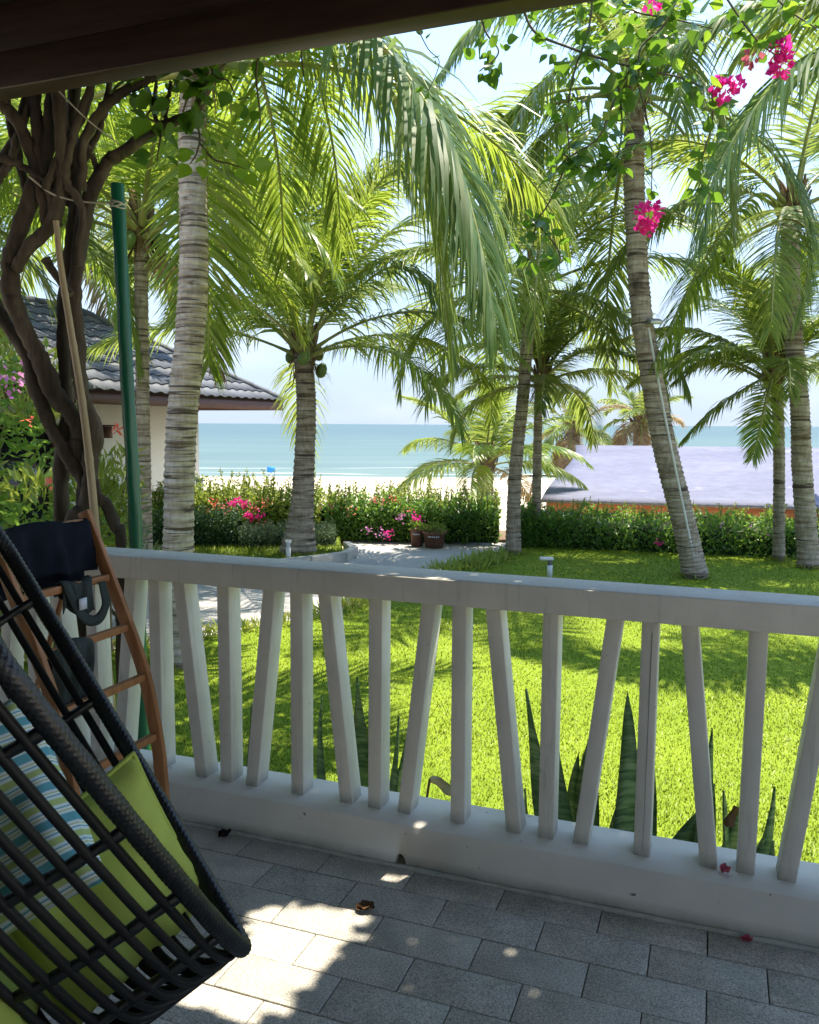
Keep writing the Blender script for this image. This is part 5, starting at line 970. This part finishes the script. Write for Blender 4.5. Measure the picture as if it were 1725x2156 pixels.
# ------------------------------------------------------------------ drying rack with clothes
rack = thing('drying_rack', 'orange brown wooden ladder drying rack standing by the railing', 'drying rack', A0, TH)
CURV = [(-.013, 0.0), (-.022, .15), (-.032, .315), (-.051, .445), (-.09, .622), (-.156, .788), (-.221, .936), (-.292, 1.096), (-.315, 1.15)]
def rk(z): zs = [c_[1] for c_ in CURV]; return float(np.interp(z, zs, [c_[0] for c_ in CURV]))
NR, NL = -0.20, -0.60
for n0 in (NR, NL):
    C_ = smooth_path([(s_, n0, z_) for s_, z_ in CURV], 30); T_ = norm(np.gradient(C_, axis=0)); Wd = np.stack([T_[:, 2], np.zeros(30), -T_[:, 0]], -1) * 0.022; Dp = np.array([0, 0.010, 0])
    V = np.stack([C_ - Wd - Dp, C_ + Wd - Dp, C_ + Wd + Dp, C_ - Wd + Dp], 1).reshape(-1, 3); i = np.arange(29)[:, None] * 4; j = np.arange(4)[None, :]
    F = np.stack([i + j, i + (j + 1) % 4, i + 4 + (j + 1) % 4, i + 4 + j], -1).reshape(-1, 4); F = np.vstack([F, [[0, 3, 2, 1], [116, 117, 118, 119]]])
    obj('side_rail', mesh('side_rail', [(V, F)], False, [MAT['rackwood']]), rack, bevel=0.003)
    # rear prop leg of the A-frame
    obj('prop_leg', mesh('prop_leg', tube_parts([(-.30, n0 + (0.022 if n0 < -.4 else -0.022), 1.12), (-.52, n0 + (0.022 if n0 < -.4 else -0.022), 0.55), (-.72, n0 + (0.022 if n0 < -.4 else -0.022), 0.0)], 0.011, seg=6), True, [MAT['rackwood']]), rack)
RUNGS = [1.115, 0.93, 0.765, 0.60, 0.40]
for z_ in RUNGS:
    s_ = rk(z_); obj('rung', mesh('rung', [box(s_ - 0.012, s_ + 0.012, NL + 0.011, NR - 0.011, z_ - 0.012, z_ + 0.012)], False, [MAT['rackwood']]), rack, bevel=0.003)
def cloth(name, label, mat, z_, n0, n1, front, back, seed, amp=0.010, cat='cloth', ragged=0.02, thick=0.004):
    """cloth folded over a rung: hangs down on both sides"""
    rg = np.random.default_rng(seed); s0 = rk(z_); nu_, nv_ = 26, 30; a = rg.uniform(0, 6.28, 6); V = []
    for i in range(nv_):
        f = i / (nv_ - 1); 
        for j in range(nu_):
            g = j / (nu_ - 1); fr = front * (1 + ragged * 4 * math.sin(g * 5 + a[4]) * 0.3 + ragged * math.sin(g * 17 + a[5])); bk = back * (1 + ragged * math.sin(g * 11 + a[4]))
            tot = fr + bk; d_ = f * tot - bk; r_ = 0.018
            if d_ < -0.03: x_, zz = s0 - r_ - 0.004, z_ + 0.0 - (-d_ - 0.03)
            elif d_ > 0.03: x_, zz = s0 + r_ + 0.004, z_ - (d_ - 0.03)
            else: th_ = d_ / 0.03 * math.pi / 2; x_, zz = s0 + (r_ + 0.004) * math.sin(th_), z_ + (r_) * math.cos(th_)
            hang_ = min(1, abs(d_) / 0.12); wv = amp * hang_ * (math.sin(g * 14 + a[0] + d_ * 6) + 0.6 * math.sin(g * 31 + a[1]))
            n__ = n0 + (n1 - n0) * g + 0.012 * math.sin(d_ * 14 + a[2]) * hang_
            sagx = 0.012 * hang_ * math.sin(g * 3.1)
            V.append((x_ + (wv + sagx if d_ > 0 else wv * 0.6 - sagx), n__, zz + 0.006 * math.sin(g * 7 + a[3])))
    ii_ = (np.arange(nv_ - 1)[:, None] * nu_ + np.arange(nu_ - 1)[None, :]).ravel(); F = np.stack([ii_, ii_ + 1, ii_ + nu_ + 1, ii_ + nu_], -1)
    o = tag(obj(name, mesh(name, [(V, F)], True, [MAT[mat]]), None, tuple(A0), (0, 0, TH)), label, cat); sm = o.modifiers.new('thickness', 'SOLIDIFY'); sm.thickness = thick; return o
cloth('towel', 'navy towel hung over the top of the wooden drying rack', 'navy', 1.115, NR - 0.015, NL + 0.02, 0.185, 0.24, 3)
cloth('shorts', 'dark olive garment draped over the second rung of the drying rack', 'olive', 0.93, -0.30, -0.43, 0.115, 0.07, 5, 0.016, 'clothing', 0.12)
cloth('garment', 'small dark garment on the third rung of the drying rack behind the chair rim', 'olive', 0.765, -0.395, -0.56, 0.20, 0.12, 8, 0.014, 'clothing', 0.12)
loopp = smooth_path([(rk(.93) + 0.03, -0.27, 0.93), (rk(.93) + 0.045, -0.275, 0.86), (rk(.93) + 0.05, -0.32, 0.815), (rk(.93) + 0.05, -0.38, 0.83), (rk(.93) + 0.035, -0.41, 0.90), (rk(.93) + 0.02, -0.42, 0.94)], 30)
o = tag(obj('waistband', mesh('waistband', tube_parts(loopp, 0.017, seg=10, flat=0.35, rmod=lambda i, th: 1 + 0.2 * np.sin(th * 3 + i * .5)), True, [MAT['olive']]), None, tuple(A0), (0, 0, TH)), 'sagging dark waistband loop below the second rung of the drying rack', 'clothing')
o = tag(obj('printed_tag', mesh('printed_tag', [box(rk(.93) + 0.052, rk(.93) + 0.056, -0.405, -0.372, 0.862, 0.898)], False, [MAT['print']]), None, tuple(A0), (0, 0, TH)), 'small white printed mark on the dark garment', 'tag')

# ------------------------------------------------------------------ hanging wicker chair
TIP = np.array([-0.288, 1.36, 0.546]); AX = norm(np.array([-0.381, 0.0, 0.618])); E1 = np.array([-0.425, 0.90, 0.04]); E1 = E1 / np.linalg.norm(E1)
E2 = norm(np.cross(AX, E1)); HT = 1.40
def cw(h):
    a = 0.41 * (np.clip(h, 0, None) / 0.75) ** 0.70; x = np.clip((h - 0.72) / (HT - 0.72), 0, 1); return np.where(h < 0.72, a, 0.399 * np.sqrt(np.clip(1 - x ** 2.2, 0, 1)))
def cdp(h):
    x = np.clip(1 - h / 0.13, 0, 1); y = np.clip((h - 0.6) / (HT - 0.6), 0, 1); return 0.43 * (1 - x ** 4) ** 0.25 * np.sqrt(np.clip(1 - y ** 2.2, 0, 1))
def cpt(h, phi):
    h = np.asarray(h, float); return TIP + h[..., None] * AX + (cw(h) * np.cos(phi))[..., None] * E1 + (cdp(h) * np.sin(phi))[..., None] * E2
chair = thing('hanging_chair', 'black wicker hanging egg chair in the near left corner', 'hanging chair', (TIP[0], TIP[1], 0.05)); CO = np.array([TIP[0], TIP[1], 0.05])
hh = np.concatenate([np.linspace(0, 1, 40) ** 2 * 0.14, np.linspace(0.15, HT - 0.03, 70), HT - 0.03 * (1 - np.linspace(0, 1, 8)[1:]) ** 2])
rimA = cpt(hh, np.full(len(hh), 0.0)); rimB = cpt(hh, np.full(len(hh), math.pi)); loop = np.vstack([rimA[::-1], rimB[1:]])
sg_ = np.linalg.norm(np.diff(loop, axis=0), axis=1); cu = np.concatenate([[0], np.cumsum(sg_)]); N_ = 1300; loop = np.stack([np.interp(np.linspace(0, cu[-1], N_), cu, loop[:, q]) for q in range(3)], -1)
def braid(i, th): return 1 + 0.055 * np.sin(th * 8) * np.sin(i * 1.5) + 0.04 * np.abs(np.sin(th * 8 + 0.8)) + 0.02 * np.sin(i * 0.21)
obj('woven_rim', mesh('woven_rim', tube_parts(loop - CO, 0.0152, seg=40, rmod=braid), True, [MAT['wicker']]), chair)
hb = np.concatenate([np.linspace(0, 1, 22) ** 2.5 * 0.13, np.linspace(0.14, HT - 0.005, 40)])
aph = np.linspace(0, math.pi, 400); al_ = np.concatenate([[0], np.cumsum(np.hypot(np.diff(0.40 * np.cos(aph)), np.diff(0.43 * np.sin(aph))))])
for i, ph in enumerate(np.interp(np.linspace(0.032, al_[-1] - 0.032, 38), al_, aph)):
    b = cpt(hb, np.full(len(hb), ph + RNG.uniform(-.008, .008))); obj('bar', mesh('bar', tube_parts(b[1:] - CO, 0.0076, seg=8), True, [MAT['bar']]), chair)
for h in (0.10, 0.24, 0.41, 0.62, 0.86, 1.10):
    ph = np.linspace(0.0, math.pi, 120); b = cpt(np.full(120, h), ph); cen = TIP + h * AX; b = b + norm(b - cen) * -0.004
    wr = lambda i, th: 1 + 0.22 * np.abs(np.sin(i * 0.55)) + 0.1 * np.sin(th * 3 + i * 0.9)
    obj('tie_ring', mesh('tie_ring', tube_parts(b - CO, 0.0085, seg=10, rmod=wr), True, [MAT['wicker']]), chair)
TOP = TIP + HT * AX
obj('hanging_chain', mesh('hanging_chain', [t_ for i in range(24) for t_ in [lathe_link for lathe_link in tube_parts([TOP - CO + np.array([0.014 * math.cos(a_) * (1 if i % 2 else 0), 0.014 * math.cos(a_) * (0 if i % 2 else 1), 0.02 + i * (2.885 - TOP[2]) / 24 + 0.034 * math.sin(a_)]) for a_ in np.linspace(0, 6.28, 13)], 0.0035, seg=5)]], True, [MAT['bar']]), chair)
def cushion(name, label, mat, c_, ex, ey, ez, sx, sy, th, pipe=True, seed=0):
    rg = np.random.default_rng(seed); nu_ = 29; g = np.linspace(-1, 1, nu_); X, Y = np.meshgrid(g, g); prof = ((1 - X ** 4) * (1 - Y ** 4)) ** 0.42
    # square cushion with pulled-in sides
    px = X * sx * (1 - 0.05 * (1 - Y ** 2) * np.abs(X)); py = Y * sy * (1 - 0.05 * (1 - X ** 2) * np.abs(Y)); a = rg.uniform(0, 6.28, 4)
    wr = 0.008 * np.sin(X * 5 + Y * 4 + a[0]) + 0.007 * np.sin(Y * 9 - X * 3 + a[1]) * (0.5 + np.abs(X)) + 0.005 * np.sin(X * 14 + Y * 3 + a[2]) * np.abs(Y) + 0.004 * np.sin(X * 22 - Y * 9 + a[3]) * Y ** 2
    zt = prof * (th + wr); zb = -prof * (th + wr * 0.5)
    fr = lambda p_, q_, r_: c_ + p_[..., None] * ex + q_[..., None] * ey + r_[..., None] * ez
    o0 = c_.copy(); top_ = fr(px, py, zt).reshape(-1, 3) - o0; bot_ = fr(px, py, zb).reshape(-1, 3) - o0
    ii_ = (np.arange(nu_ - 1)[:, None] * nu_ + np.arange(nu_ - 1)[None, :]).ravel(); F = np.stack([ii_, ii_ + 1, ii_ + nu_ + 1, ii_ + nu_], -1)
    Mx = Matrix((tuple(ex), tuple(ey), tuple(ez))).transposed(); inv = np.array(Mx.inverted())
    t = thing(name, label, 'cushion', o0); t.rotation_euler = Mx.to_euler()
    obj('cover', mesh('cover', [(top_ @ inv.T, F), (bot_ @ inv.T, F[:, ::-1])], True, [MAT[mat]]), t)
    if pipe:
        e = np.concatenate([np.stack([g, -np.ones(nu_)], -1), np.stack([np.ones(nu_), g], -1)[1:], np.stack([g[::-1], np.ones(nu_)], -1)[1:], np.stack([-np.ones(nu_), g[::-1]], -1)[1:]])
        ex_ = e[:, 0] * sx * (1 - 0.05 * (1 - e[:, 1] ** 2) * np.abs(e[:, 0])); ey_ = e[:, 1] * sy * (1 - 0.05 * (1 - e[:, 0] ** 2) * np.abs(e[:, 1]))
        obj('piping', mesh('piping', tube_parts(np.stack([ex_, ey_, 0 * ex_], -1), 0.005, seg=6), True, [MAT[mat]]), t)
    return t
C1 = TIP + 0.40 * AX + 0.17 * E2 + 0.03 * E1
# seat cushion lies along the bottom of the basket, back cushion against the far side, striped pillow on the near side
cushion('seat_cushion', 'lime green seat cushion lying in the wicker chair', 'lime', TIP + 0.36 * AX + 0.33 * E2 + 0.0 * E1, norm(AX), norm(E1 - AX * np.dot(E1, AX)), norm(E2), 0.26, 0.20, 0.05, seed=1)
ez_ = norm(-E1 * 0.8 - E2 * 0.35); ex_ = norm(AX - ez_ * np.dot(AX, ez_)); ey_ = np.cross(ez_, ex_)
cushion('back_cushion', 'lime green piped cushion standing against the far side of the wicker chair', 'lime', TIP + 0.20 * AX + 0.14 * E2 + 0.055 * E1, ex_, ey_, ez_, 0.165, 0.155, 0.06, seed=2)
ez_ = norm(np.array([-0.15, -0.95, 0.35])); ex_ = norm(AX - ez_ * np.dot(AX, ez_)); ey_ = np.cross(ez_, ex_)
cushion('striped_cushion', 'teal white and green striped cushion behind the bars of the wicker chair', 'stripe', at(-15, 1735, 1.27), ex_, ey_, ez_, 0.17, 0.135, 0.06, False, seed=3)

# ------------------------------------------------------------------ fallen petals and leaves
def crumple(size, wid, curl, seed, dirz=0.0):
    """one curled leaf or bract lying on a surface"""
    rg = np.random.default_rng(seed); nu_, nv_ = 11, 7; V = []
    a = rg.uniform(0, 6.28, 4)
    for i in range(nu_):
        x = i / (nu_ - 1); w = wid * max(0.0, math.sin(math.pi * (0.04 + 0.94 * x ** 0.85))) ** 0.7
        for j in range(nv_):
            y = (j / (nv_ - 1) * 2 - 1) * w / 2
            z = curl * ((x - 0.5) ** 2 * 1.6 + (y / wid) ** 2 * 2.2) + 0.10 * math.sin(x * 7 + a[0] + y * 9) * curl * 2 + 0.06 * math.sin(y * 22 + a[1]) * curl * 2 + dirz * x
            V.append((x - 0.5, y, z))
    V = np.array(V) * size; th = rg.uniform(0, 6.28); c_, s_ = math.cos(th), math.sin(th); V[:, :2] = V[:, :2] @ np.array([[c_, -s_], [s_, c_]])
    k_ = (np.arange(nu_ - 1)[:, None] * nv_ + np.arange(nv_ - 1)[None, :]).ravel()
    return V, np.stack([k_, k_ + 1, k_ + nv_ + 1, k_ + nv_], -1)
def litter(name, label, cat, p, mat, n, size, group=None):
    parts = []
    for q in range(n):
        V, F = crumple(size * RNG.uniform(0.8, 1.1), 0.75, RNG.uniform(0.35, 0.6), int(RNG.integers(1e6)), RNG.uniform(-.2, .3)); V[:, 2] += 0.002 - V[:, 2].min() + q * 0.004; V[:, :2] += RNG.normal(size=2) * size * 0.12; parts.append((V, F))
    return tag(obj(name, mesh(name, parts, True, [MAT[mat]]), None, tuple(p)), label, cat, group)
litter('fallen_bract', 'pink fallen petal on the kerb between two right balusters', 'petal', B(1.765, 0.043, 0.1455), 'petal_dry', 3, 0.034)
litter('fallen_bract', 'dull red fallen petal on the floor against the kerb', 'petal', B(1.835, -0.045, 0.001), 'petal_dry', 2, 0.030)
litter('dead_leaf', 'crumpled brown dead leaf on the pavers beside the sun patch', 'dead leaf', B(0.795, -0.195, 0.001) if False else (-0.118, 2.345, 0.001), 'deadleaf', 2, 0.05)
litter('dead_leaf', 'dark curled leaf on the floor by the kerb near the chair', 'dead leaf', B(0.12, -0.06, 0.001), 'hole', 2, 0.045)
for i, (u, v) in enumerate([(505, 1747)]): pass
